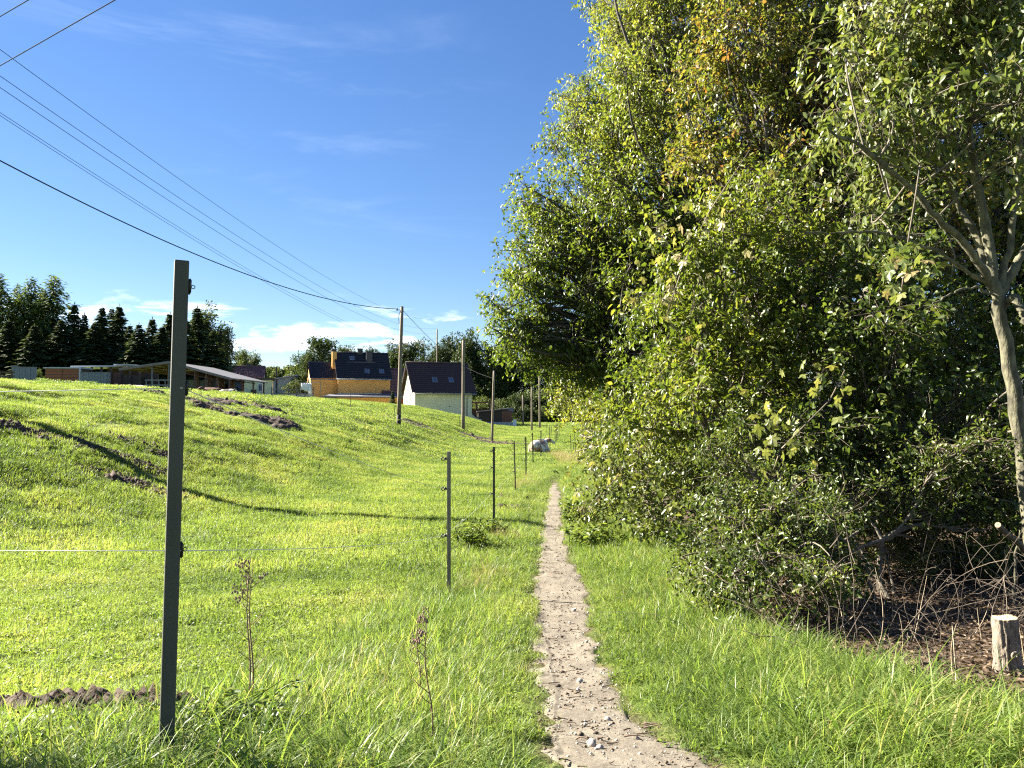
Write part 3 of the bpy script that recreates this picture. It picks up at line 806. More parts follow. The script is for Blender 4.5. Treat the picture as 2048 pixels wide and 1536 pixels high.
# ------------------------------------------------------------------ wooden poles and overhead lines
def pole(px, Y, top, label, r0, r1, tar=0.0, lean_px=0.0, x=None, ztop=None, cross=False):
    X = (px - CX) / FPX * Y if x is None else x
    z = g1(X, Y)
    zt = ztop if ztop is not None else at(px, top, Y).z
    t = thing('wooden_pole', label, 'pole', (X, Y, z), 0, 'wooden poles across the pasture')
    dx = lean_px / FPX * Y; H = zt - z
    m = MB(); k0 = tar / H
    m.tube([(dx * s, 0, H * s - (.6 if s == k0 and not tar else 0)) for s in np.linspace(k0, 1, 6)], [r0 + (r1 - r0) * s for s in np.linspace(k0, 1, 6)], 10)
    link('shaft', m.mesh('shaft', POLE_WOOD, True), t)
    if tar:
        m = MB(); m.tube([(-dx * .1, 0, -.5), (dx * k0, 0, tar)], [r0 * 1.06, r0 * 1.03], 10); link('tarred_foot', m.mesh('tarred_foot', POLE_TAR, True), t)
    if cross:
        m = MB(); m.tube([(dx - .02, 0, H - .18), (dx - .30, 0, H - .18)], .022, 6); m.tube([(dx - .30, 0, H - .22), (dx - .30, 0, H - .08)], .045, 8)
        link('insulator', m.mesh('insulator', BLACK_PLASTIC, True), t)
        m = MB(); m.tube([(dx - .13, 0, H - .3), (dx - .2, 0, H - .6), (dx - .18, 0, H - .95), (dx - .1, 0, H - 1.05)], .015, 5)
        link('down_lead', m.mesh('down_lead', CABLE, True), t)
    m = MB(); m.tube([(dx, 0, H), (dx, 0, H + .04)], [r1 * 1.05, r1 * .6], 10); link('cap', m.mesh('cap', POLE_TAR, True), t)
    return Vector((X + dx, Y, z + H))
PA = pole(797.5, 47, 614, 'tall wooden pole with dark tarred foot standing on the hillside before the cream house', .13, .10, .62, 5.5, cross=True)
PB = pole(926.5, 64, 680, 'wooden pole at the right end of the cream house roof', .15, .12)
PC = pole(984, 58, 742, 'slim wooden pole leaning right, below the drooping tree branch', .10, .085, lean_px=4)
pole(1046.5, 113, 790, 'short thin pole in the far meadow, leftmost of the distant group', .14, .12, lean_px=-1)
pole(1063.5, 90, 775, 'thin pole in the far meadow, middle one of the distant group', .12, .10)
pole(1079.5, 103, 752, 'thin tall pole in the far meadow, rightmost of the distant group', .14, .12, lean_px=-.5)
pole(1125, 150, 792, 'dark thick pole at the far meadow edge beneath the hedge leaves', .26, .22)
PO = pole(0, 18.5, 0, 'wooden pole left of the pasture that carries the thick cable', .20, .17, x=-14.5, ztop=7.25)
PQ = pole(0, 6.0, 0, 'wooden line pole left of the camera', .14, .11, x=-12.8, ztop=10.6)
PE = pole(0, 126, 0, 'thin line pole rising among the trees behind the cream house ridge', .14, .11, x=-12.3, ztop=13.2)
def span(name, label, pts, r, material, group=None, n=40):
    m = MB(); m.tube(pts, r, 5); return tag(link(name, m.mesh(name, material, True)), label, 'cable', group)
def para(A, B, c, n=48):
    A, B = Vector(A), Vector(B); out = []
    for i in range(n + 1):
        t = i / n; p = A.lerp(B, t); p.z += c * t * (t - 1); out.append(p)
    return out
cA = Vector(PO); cA.z = 7.16
cB = Vector(PA) + Vector((-.30, 0, -.12))
span('power_cable', 'thick black cable sagging from upper left down to the tall wooden pole', para(cA, cB, 4.306), .020, CABLE)
GW = 'thin parallel wires of the overhead line'
for i, (p0, p1, p2, lb) in enumerate((((0, 99), (410, 394), (792, 625), 'topmost thin wire of the parallel overhead line'),
                                      ((0, 152), (410, 430), (792, 646), 'second thin wire from the top of the overhead line'),
                                      ((0, 175), (410, 448), (792, 658), 'third thin wire from the top of the overhead line'),
                                      ((0, 225), (410, 487), (792, 678), 'upper wire of the lowest close pair of the overhead line'),
                                      ((0, 231), (410, 493), (792, 681), 'lowest wire of the close pair of the overhead line'))):
    Ys, zs = [], []
    for (px, py) in (p0, p1, p2):
        d = ray(px, py); Y = -12.8 / d.x; Ys.append(Y); zs.append(d.z * Y)
    # parabola through the three sightings, straight in plan
    co = np.polyfit(Ys, zs, 2)
    yy = np.linspace(6.0, 126, 60)
    span('line_wire', lb, [Vector((-12.8 + .5 * max(0, (y - 85) / 41), y, np.polyval(co, y))) for y in yy], .0085 if i < 3 else .007, WIRE, GW)
d0, d1 = ray(0, 113), ray(190, 0)
oA = Vector(PO); oA.z = 7.2
def on_line(A, dr, n=24, L=26): return [A + dr * (L * i / n) for i in range(n + 1)]
dv = (Vector((-7.43, 13.7, 7.3)) - oA); dv.z = .08; dv.normalize()
span('line_wire', 'lower of the two wires crossing the top left corner of the sky', on_line(oA, dv), .010, WIRE, 'wires crossing overhead at upper left')
P0, P1 = ray(0, 33) * 15.66, ray(55, 0) * 15.04
dv2 = (P1 - P0).normalized(); dv2.z *= .3; dv2.normalize()
span('line_wire', 'upper of the two wires crossing the top left corner of the sky', on_line(P0 - dv2 * 5, dv2), .010, WIRE, 'wires crossing overhead at upper left')
q2 = at(925, 731, 64); q3 = at(988, 757, 58)
span('power_cable', 'thin cable descending from the tall pole past the cream house to the slim pole', para(Vector(PA) + Vector((.1, 0, -.25)), q2, .9, 20) + para(q2, q3, .35, 12)[1:], .014, CABLE)

# ------------------------------------------------------------------ houses
YAW = RAD(19.5)
CREAM = mat('cream_render', (.76, .68, .44), (.73, .65, .42), 3, .9, .2, 60)
ORANGE = mat('orange_render', (.70, .38, .11), (.67, .36, .10), 3, .9, .2, 60)
WHITE = mat('white_paint', (.78, .78, .76), (.7, .7, .68), 4, .6)
TILE_BLUE = mat('blue_black_tile', (.014, .014, .022), (.009, .009, .015), 7, .34, spec=.25)
TILE_PURPLE = mat('purple_brown_tile', (.050, .024, .022), (.034, .016, .016), 7, .36, spec=.3)
TILE_RED = mat('red_brown_tile', (.10, .045, .05), (.07, .032, .04), 7, .45)
SLATE = mat('dark_slate', (.035, .035, .042), (.022, .022, .028), 5, .5)
GREYROOF = mat('grey_bitumen', (.15, .15, .16), (.11, .11, .12), 3, .8)
GLASS = mat('window_glass', (.10, .13, .17), (.06, .08, .11), 3, .06, spec=.9)
GUTTER = mat('zinc', (.32, .33, .36), (.25, .26, .29), 6, .4, metal=.7)
BROWNWOOD = mat('brown_boards', (.27, .10, .045), (.19, .07, .035), 8, .75, .5, 30, stretch=(.3, 1, 6))
DARKWOOD = mat('dark_boards', (.085, .06, .045), (.05, .036, .028), 8, .85)
PALEGREEN = mat('pale_green_render', (.60, .62, .36), (.54, .56, .33), 3, .9)
PALEGREY = mat('pale_grey_panel', (.42, .46, .44), (.36, .40, .385), 3, .6)
BLUEGREY = mat('blue_grey_panel', (.15, .185, .215), (.115, .145, .17), 12, .6)
STEEL = mat('galvanised_steel', (.15, .165, .18), (.11, .122, .135), 6, .55, metal=.3)
ROOFSHEET = mat('roof_sheet', (.16, .148, .14), (.12, .112, .105), 4, .6)
WHITESHEET = mat('white_roof_sheet', (.40, .43, .46), (.34, .37, .40), 5, .35)
RUST = mat('rusty_frame', (.16, .075, .05), (.09, .045, .035), 6, .8)
CONCRETE = mat('concrete', (.42, .42, .40), (.33, .33, .31), 4, .9)
CLOTH = mat('white_cloth', (.80, .80, .80), (.74, .74, .74), 3, .9)
REDWALL = mat('red_brick', (.45, .14, .09), (.34, .10, .07), 5, .9)

def tile_sheet(name, A, B, C_, D, cols, rows, material, amp=.045, jit=.02, seed=0):
    """pantile slope over the quad A (eave left) B (eave right) C (ridge right) D (ridge left): rolled columns, stepped courses"""
    r = np.random.default_rng(seed)
    A, B, C_, D = [np.array(v, float) for v in (A, B, C_, D)]
    nrmv = np.cross(B - A, D - A); nrmv /= np.linalg.norm(nrmv)
    pc, pr = 6, 3
    u = np.linspace(0, 1, cols * pc + 1); v = []
    for k in range(rows): v += [(k + .0) / rows + 1e-4, (k + .55) / rows, (k + 1) / rows - 1e-4]
    v = np.array(v)
    Ug, Vg = np.meshgrid(u, v)
    P = (A[None, None] * (1 - Ug[..., None]) * (1 - Vg[..., None]) + B * Ug[..., None] * (1 - Vg[..., None]) + C_ * Ug[..., None] * Vg[..., None] + D * (1 - Ug[..., None]) * Vg[..., None])
    wave = np.abs(np.sin(Ug * cols * np.pi)) ** .7 * amp
    course = (1 - (Vg * rows) % 1.0) * .05
    jt = r.normal(0, jit, (rows, cols + 1))[np.minimum((Vg * rows).astype(int), rows - 1), np.minimum((Ug * cols).astype(int), cols)]
    P = P + nrmv * (wave + course + jt * .5)[..., None]
    a, c = Ug.shape
    i = np.arange(a * c).reshape(a, c)
    F = np.stack([i[:-1, :-1], i[:-1, 1:], i[1:, 1:], i[1:, :-1]], -1).reshape(-1, 4)
    return mesh_np(name, P.reshape(-1, 3), F, material, True)
def gable_body(L, W, z0, ze, zr):
    m = MB()
    poly = [(-W / 2, z0), (W / 2, z0), (W / 2, ze), (0, zr), (-W / 2, ze)]
    n = len(poly)
    V = [(-L / 2, y, z) for y, z in poly] + [(L / 2, y, z) for y, z in poly]
    return m.add(V, [tuple(reversed(range(n))), tuple(range(n, 2 * n))] + [(i, (i + 1) % n, (i + 1) % n + n, i + n) for i in range(n)])
def roof_part(t, L, W, ze, zr, oh, og, material, cols, rows, name='roof', seed=0):
    s = (zr - ze) / (W / 2)
    yf = W / 2 + oh; zf = ze - s * oh
    o = link(name, tile_sheet('roof', (-L / 2 - og, -yf, zf + .12), (L / 2 + og, -yf, zf + .12), (L / 2 + og, 0, zr + .12), (-L / 2 - og, 0, zr + .12), cols, rows, material, seed=seed), t)
    link('roof_back', tile_sheet('roof_back', (L / 2 + og, yf, zf + .12), (-L / 2 - og, yf, zf + .12), (-L / 2 - og, 0, zr + .12), (L / 2 + og, 0, zr + .12), cols, rows, material, seed=seed + 1), t)
    for sg in (-1, 1):
        m = MB()
        x0, x1 = (-L / 2 - og, -L / 2 - og + .10) if sg < 0 else (L / 2 + og - .10, L / 2 + og)
        for ys in (-1, 1):
            V = [(x, ys * y, z + dz) for x in (x0, x1) for (y, z) in ((yf, zf), (0.0, zr)) for dz in (-.10, .09)]
            m.add(V, [(0, 1, 3, 2), (4, 6, 7, 5), (0, 4, 5, 1), (2, 3, 7, 6), (0, 2, 6, 4), (1, 5, 7, 3)])
        link('verge_board', m.mesh('verge_board', SLATE), t)
    m = MB(); m.tube([(-L / 2 - og, 0, zr + .16), (L / 2 + og, 0, zr + .16)], .13, 8); link('ridge', m.mesh('ridge', material, True), t)
    m = MB(); m.tube([(-L / 2 - og, -yf - .06, zf + .02), (L / 2 + og, -yf - .06, zf + .02)], .075, 8); link('gutter', m.mesh('gutter', GUTTER, True), t)
    return o
def skylight(t, x, f, L, W, ze, zr, w=.75, h=1.05):
    """roof window at fraction f up the front slope"""
    s = math.atan2(zr - ze, W / 2)
    y = -W / 2 * (1 - f); z = ze + (zr - ze) * f + .17
    M = Matrix.Translation((x, y, z)) @ Matrix.Rotation(s, 4, 'X')
    m = MB()
    for a in ((-w / 2, w / 2, -h / 2, -h / 2 + .09), (-w / 2, w / 2, h / 2 - .09, h / 2), (-w / 2, -w / 2 + .09, -h / 2 + .09, h / 2 - .09), (w / 2 - .09, w / 2, -h / 2 + .09, h / 2 - .09)):
        m.box(*a, -.06, .10, M)
    o = link('roof_window', m.mesh('roof_window', GUTTER), t)
    m = MB(); m.box(-w / 2 + .09, w / 2 - .09, -h / 2 + .09, h / 2 - .09, .0, .05, M); link('pane', m.mesh('pane', GLASS), o)
def local_at(t_loc, yaw, p):
    return Matrix.Rotation(-yaw, 4, 'Z') @ (Vector(p) - Vector(t_loc))

# cream house
def cream_house():
    loc = at(874, 800, 117); loc.z = 0
    t = thing('cream_house', 'cream rendered house with steep purple-brown tiled roof and two roof windows', 'house', loc, YAW)
    L, W, ze, zr = 9.0, 8.6, 2.75, 7.0
    link('wall', gable_body(L - .4, W - .5, -3.2, ze, zr - .15).mesh('wall', CREAM), t)
    roof_part(t, L, W, ze, zr, .45, .35, TILE_PURPLE, 34, 15, seed=3)
    for x in (-1.05, 1.45): skylight(t, x, .36, L, W, ze, zr)
    m = MB(); m.tube([(L / 2 - .75, -W / 2 - .35, 2.3), (L / 2 - .95, -W / 2 + .15, 1.7), (L / 2 - .95, -W / 2 + .15, -2.6)], .055, 6)
    link('downpipe', m.mesh('downpipe', GUTTER, True), t)
    # gable window and low door panel on the sunlit side
    m = MB(); m.box(-L / 2 + .10, -L / 2 + .22, -2.3, -1.2, 1.3, 2.6); w = link('window', m.mesh('window', WHITE), t)
    m = MB(); m.box(-L / 2 + .085, -L / 2 + .10, -2.2, -1.3, 1.4, 2.5); link('pane', m.mesh('pane', GLASS), w)
    for y in (-3.1, -1.6):
        m = MB(); m.box(-L / 2 + .10, -L / 2 + .21, y, y + .8, -1.9, -.9); w = link('window', m.mesh('window', WHITE), t)
        m = MB(); m.box(-L / 2 + .085, -L / 2 + .10, y + .08, y + .72, -1.8, -1.0); link('pane', m.mesh('pane', GLASS), w)
    m = MB(); m.tube([(.9, -W / 2 + .26, .55), (.9, -W / 2 + .20, .55)], .10, 8); link('vent', m.mesh('vent', SLATE, True), t)
    # side wall sweeping down at the right end
    poly = [(L / 2 - .25, -3.6)] + [(L / 2 - .25 + 2.5, -3.6)] + [(L / 2 - .25 + 2.5 - q, -1.4 + 2.2 * (q / 2.5) ** 2.2) for q in np.linspace(0, 2.5, 10)]
    m = MB(); m.prism(poly, -1.2, -.95); link('wing_wall', m.mesh('wing_wall', CREAM), t)
    m = MB()
    arc = [(L / 2 - .25 + 2.5 - q, -1.4 + 2.2 * (q / 2.5) ** 2.2 + .05) for q in np.linspace(0, 2.5, 10)]
    m.tube([(x, -1.07, z) for x, z in arc], .16, 6); link('wall_coping', m.mesh('wall_coping', SLATE), t)
    m = MB(); m.box(L / 2 - .2, L / 2 + .0, -3.2, -2.0, -3.2, .4); link('door', m.mesh('door', PALEGREEN), t)
cream_house()

def orange_house():
    loc = at(722, 770, 133); loc.z = 0
    t = thing('orange_house', 'orange rendered house with blue-black tiled roof, tall chimney and lower side wing', 'house', loc, YAW)
    L, W, ze, zr = 9.0, 8.0, 5.45, 9.7
    link('wall', gable_body(L - .3, W - .4, -1.0, ze, zr - .15).mesh('wall', ORANGE), t)
    roof_part(t, L, W, ze, zr, .35, .15, TILE_BLUE, 34, 15, seed=5)
    skylight(t, -1.7, .76, L, W, ze, zr, .8, .9)
    for x in (.55, 3.0): skylight(t, x, .22, L, W, ze, zr, .8, 1.0)
    m = MB(); m.box(-L / 2, L / 2, -W / 2 + .13, -W / 2 + .30, ze - .42, ze - .1); link('eave_band', m.mesh('eave_band', WHITE), t)
    m = MB(); m.box(-L / 2 + .1, L / 2 - .1, -W / 2 + .14, -W / 2 + .25, 2.45, 2.8); link('plinth_band', m.mesh('plinth_band', PALEGREY), t)
    for x, y, h, w in ((1.15, -1.2, 9.95, .52), (-.2, .1, 10.5, .42)):
        m = MB(); m.box(x - w, x + w, y - .4, y + .4, 7.6, h); c = link('chimney', m.mesh('chimney', SLATE, bevel=.02), t)
        m = MB(); m.box(x - w - .08, x + w + .08, y - .48, y + .48, h, h + .12); link('chimney_cap', m.mesh('chimney_cap', SLATE), c)
    m = MB(); m.tube([(1.2, -1.0, 10.0), (1.2, -1.0, 12.0)], .02, 5); m.tube([(.9, -1.0, 11.7), (1.5, -1.0, 11.7)], .015, 5); link('aerial', m.mesh('aerial', STEEL), t)
    m = MB(); m.box(-2.6, 2.2, -W / 2 * .42, -W / 2 * .42 + .05, ze + (zr - ze) * .58 + .2, ze + (zr - ze) * .58 + .27); link('snow_guard', m.mesh('snow_guard', STEEL), t)
    # chimney stack on the gable
    m = MB(); m.box(-L / 2 - .55, -L / 2 + .2, -1.2, -.55, 2.0, 9.9); c = link('chimney', m.mesh('chimney', ORANGE, bevel=.02), t)
    m = MB(); m.box(-L / 2 - .65, -L / 2 + .3, -1.32, -.43, 10.15, 10.3)
    for y in (-1.15, -.62): m.box(-L / 2 - .5, -L / 2 + .15, y, y + .05, 9.9, 10.15)
    link('chimney_cap', m.mesh('chimney_cap', SLATE), c)
    # side wing
    Lw, Ww, zew, zrw = 4.3, 6.2, 5.35, 8.1
    x0 = -L / 2 - Lw / 2 + .1
    b = gable_body(Lw, Ww - .4, -1.0, zew, zrw - .12)
    b.v = [(x + x0, y + .3, z) for x, y, z in b.v]
    link('wing_wall', b.mesh('wing_wall', ORANGE), t)
    s = (zrw - zew) / (Ww / 2); yf = Ww / 2 + .3; zf = zew - s * .3
    for sg, nm in ((-1, 'wing_roof'), (1, 'wing_roof')):
        a, bb = (x0 - Lw / 2 - .2, x0 + Lw / 2)
        q = [(a, .3 + sg * yf, zf + .12), (bb, .3 + sg * yf, zf + .12), (bb, .3, zrw + .12), (a, .3, zrw + .12)]
        if sg > 0: q = [q[1], q[0], q[3], q[2]]
        link(nm, tile_sheet('wing_roof', *q, 16, 11, TILE_BLUE, seed=8 + sg), t)
    m = MB(); m.tube([(x0 - Lw / 2 - .2, .3 - yf - .05, zf), (x0 + Lw / 2, .3 - yf - .05, zf)], .07, 6)
    m.tube([(x0 - Lw / 2 + .1, .3 - Ww / 2 + .1, zf), (x0 - Lw / 2 + .1, .3 - Ww / 2 + .1, -.8)], .05, 6); link('gutter', m.mesh('gutter', GUTTER), t)
    m = MB(); m.box(x0 - Lw / 2 - .06, x0 - Lw / 2 + .02, -1.1, -.2, 4.6, 6.2); link('window', m.mesh('window', WHITE), t)
    m = MB(); m.torus((x0 - Lw / 2 - .03, -1.5, 2.6), .55, .14, 'x', 16, 6); link('round_window', m.mesh('round_window', DARKWOOD), t)
    # low flat-roofed extension in front
    m = MB(); m.box(-5.0, 5.2, -W / 2 - 4.6, -W / 2 - .1, -1.5, 2.0); link('extension_wall', m.mesh('extension_wall', ORANGE), t)
    m = MB()
    V = [(-7.4, -W / 2 - 5.0, 2.0), (5.6, -W / 2 - 5.0, 2.0), (5.6, -W / 2 + .05, 2.45), (-5.4, -W / 2 + .05, 2.45)]
    V += [(x, y, z + .22) for x, y, z in V]
    m.add(V, [(3, 2, 1, 0), (4, 5, 6, 7), (0, 1, 5, 4), (1, 2, 6, 5), (2, 3, 7, 6), (3, 0, 4, 7)]); link('extension_roof', m.mesh('extension_roof', GREYROOF), t)
orange_house()

def small_buildings():
    # red-tiled house far left of the orange one
    loc = at(487, 760, 150); loc.z = 0
    t = thing('tiled_house', 'low house with dark red tiled roof partly hidden behind the cattle shelter', 'house', loc, RAD(12))
    link('wall', gable_body(7.6, 7, 1, 5.2, 8.3).mesh('wall', PALEGREY), t)
    roof_part(t, 7.8, 7.4, 5.1, 8.4, .3, .2, TILE_RED, 28, 12, seed=21)
    m = MB(); m.box(.6, 1.3, -.5, .3, 7.6, 9.1); link('chimney', m.mesh('chimney', SLATE), t)
    # blue-grey gable front below it
    loc = at(480, 770, 138); loc.z = 0
    t = thing('grey_shed', 'blue-grey shed with low pitched pale roof edge below the red tiled roof', 'shed', loc, RAD(8))
    m = MB(); m.prism([(-3.6, 1), (3.6, 1), (3.6, 4.6), (-1.5, 6.0), (-3.6, 5.6)], -2, 2.5); link('wall', m.mesh('wall', BLUEGREY), t)
    m = MB(); m.prism([(-3.9, 5.55), (-1.5, 6.05), (4.0, 4.55), (4.0, 4.75), (-1.5, 6.25), (-3.9, 5.75)], -2.4, 2.8); link('roof', m.mesh('roof', ROOFSHEET), t)
    # long pale hall with rising mono-pitch roof
    loc = at(545, 772, 146); loc.z = 0
    t = thing('pale_hall', 'pale grey-green hall whose roof line rises to the right behind the yellow hut', 'hall', loc, RAD(10))
    m = MB(); m.prism([(-6.5, 0), (4.5, 0), (4.5, 6.4), (-6.5, 4.3)], -2, 6); link('wall', m.mesh('wall', PALEGREY), t)
    m = MB(); m.prism([(-6.8, 4.3), (4.8, 6.5), (4.8, 6.7), (-6.8, 4.5)], -2.4, 6.4); link('roof', m.mesh('roof', WHITESHEET), t)
    m = MB(); m.tube([(1.0, -2.15, 0.5), (1.0, -2.15, 8.0)], .13, 6); link('flue', m.mesh('flue', SLATE), t)
    m = MB(); m.tube([(-2.5, -2.1, 2.7), (1.0, -2.1, 2.7)], .1, 6); link('pipe', m.mesh('pipe', SLATE), t)
    # pale yellow hut
    loc = at(517, 775, 126); loc.z = 0
    t = thing('yellow_hut', 'small pale yellow flat-roofed hut with one narrow window', 'hut', loc, RAD(14))
    m = MB(); m.box(-2.2, 2.2, -1.8, 1.8, 1.0, 4.85); link('wall', m.mesh('wall', PALEGREEN), t)
    m = MB(); m.box(-2.35, 2.6, -2.0, 2.0, 4.85, 5.2); link('roof', m.mesh('roof', DARKWOOD), t)
    m = MB(); m.box(.05, .75, -1.86, -1.78, 3.0, 4.35); w = link('window', m.mesh('window', WHITE), t)
    m = MB(); m.box(.14, .66, -1.88, -1.86, 3.08, 4.27); link('pane', m.mesh('pane', GLASS), w)
    m = MB(); m.box(-1.0, -.2, -2.0, -1.78, 2.7, 3.3); link('unit_box', m.mesh('unit_box', DARKWOOD), t)
    # fence and low wall between hut and orange house
    loc = at(585, 786, 122); loc.z = 0
    t = thing('garden_fence', 'low dark garden fence between the yellow hut and the laundry', 'fence', loc, RAD(10))
    for x in np.linspace(-3.2, 3.2, 6):
        m = MB(); m.box(x - .06, x + .06, -.06, .06, .5, 3.7); link('post', m.mesh('post', STEEL), t)
    for z in (2.6, 3.2):
        m = MB(); m.box(-3.2, 3.2, -.11, -.065, z - .06, z + .06); link('rail', m.mesh('rail', STEEL), t)
    m = MB(); m.box(-3.2, 3.2, .07, .15, .5, 2.5); link('panel', m.mesh('panel', CONCRETE), t)
    # house fragment between orange and cream
    loc = at(799, 790, 134); loc.z = 0
    t = thing('timber_gable', 'dark timber gable with a red wall low behind, squeezed between the orange and cream houses', 'house', loc, RAD(19.5))
    link('wall', gable_body(6, 5.0, -2, 3.2, 7.0).mesh('wall', REDWALL), t)
    roof_part(t, 6.0, 5.0, 3.2, 7.0, .8, .6, TILE_RED, 16, 10, seed=31)
    m = MB(); m.box(-3.12, -3.02, -2.4, 2.4, 1.0, 3.2); m.add([(-3.12, -2.4, 3.2), (-3.12, 2.4, 3.2), (-3.12, 0, 6.6)], [(0, 1, 2)]); link('gable_boards', m.mesh('gable_boards', DARKWOOD), t)
    # huts at the foot of the cream house
    loc = at(958, 826, 128); loc.z = 0
    t = thing('carport', 'dark open carport with a red-brown roof behind the cream house', 'carport', loc, RAD(5))
    m = MB(); m.box(-3.2, 2.4, -2, 2, 1.15, 1.35); link('roof', m.mesh('roof', RUST), t)
    for x in (-2.9, -.4, 2.1):
        for y in (-1.8, 1.8):
            m = MB(); m.box(x - .09, x + .09, y - .09, y + .09, -3.2, 1.15); link('post', m.mesh('post', DARKWOOD), t)
    m = MB(); m.box(-3.0, 2.2, 1.9, 2.0, -3.2, .2); link('back_wall', m.mesh('back_wall', DARKWOOD), t)
    loc = at(992, 828, 124); loc.z = 0
    t = thing('dark_shed', 'dark brown garden shed with a pale sloping roof edge, beside the slim leaning pole', 'shed', loc, RAD(4))
    m = MB(); m.prism([(-2.9, -3.2), (2.4, -3.2), (2.4, .2), (-2.9, -.35)], -1.5, 1.5); link('wall', m.mesh('wall', DARKWOOD), t)
    m = MB(); m.prism([(-3.1, -.36), (2.6, .22), (2.6, .36), (-3.1, -.22)], -1.8, 1.8); link('roof', m.mesh('roof', ROOFSHEET), t)
    loc = at(1014, 835, 118); loc.z = 0
    t = thing('wood_store', 'small brown plank store right of the dark shed', 'shed', loc, 0)
    for k in range(4):
        m = MB(); m.box(-.75 + k * .38, -.42 + k * .38, -.5, .5, -2.9, -.2 + .1 * (k % 2)); link('plank', m.mesh('plank', BROWNWOOD), t)
    loc = at(1022, 824, 119); loc.z = 0
    t = thing('round_sign', 'grey round sign on a post at the meadow edge', 'sign', loc, 0)
    m = MB(); m.tube([(0, 0, -3), (0, 0, .1)], .05, 6); link('post', m.mesh('post', STEEL), t)
    m = MB(); m.tube([(0, -.06, -.1), (0, -.1, -.1)], .42, 16); link('plate', m.mesh('plate', BLUEGREY), t)
    loc = at(1010, 842, 112); loc.z = 0
    t = thing('low_wall', 'low white concrete wall ending in a square block at the foot of the hill', 'wall', loc, RAD(-10))
    m = MB(); m.box(-3.6, 1.2, -.15, .15, -3.0, -1.75); link('wall', m.mesh('wall', CONCRETE), t)
    m = MB(); m.box(1.2, 1.65, -.3, .3, -3.2, -1.4); link('end_block', m.mesh('end_block', WHITE), t)
    # clothes line with washing
    loc = at(618, 778, 118); loc.z = 0
    t = thing('clothes_line', 'metal clothes-line frame beside the orange house', 'clothes line', loc, RAD(8))
    for x in (-1.3, 1.7):
        m = MB(); m.tube([(x, 0, .6), (x, 0, 4.3)], .05, 6); link('post', m.mesh('post', STEEL), t)
        m = MB(); m.tube([(x, -.6, 4.3), (x, .6, 4.3)], .04, 6); link('cross_bar', m.mesh('cross_bar', STEEL), t)
    m = MB()
    for y in (-.5, 0, .5): m.tube([(-1.3, y, 4.32), (0, y, 4.1), (1.7, y, 4.32)], .012, 4)
    link('line', m.mesh('line', STEEL), t)
    lab = ['white sheet on the clothes line, hanging at the left end', 'white washing on the clothes line, second piece', 'white shirt on the clothes line, middle piece', 'long white towel on the clothes line, right end']
    for k, (px, w, h) in enumerate(((606, .55, 1.0), (611, .4, 1.2), (616, .5, 1.25), (620.5, .4, 1.7))):
        q = at(px, 770, 117.5)
        xs = np.linspace(-w / 2, w / 2, 9); zs = np.linspace(0, -h, 6)
        V = [(x, .06 * math.sin(x * 14 + z * 3 + k), z + 4.1) for z in zs for x in xs]
        F = [(i * 9 + j, i * 9 + j + 1, (i + 1) * 9 + j + 1, (i + 1) * 9 + j) for i in range(5) for j in range(8)]
        o = link('washing', mesh_py('washing', V, F, CLOTH, True), None, (q.x, q.y, 0)); tag(o, lab[k], 'laundry', 'washing on the clothes line')
        sm = o.modifiers.new('thick', 'SOLIDIFY'); sm.thickness = .012
small_buildings()

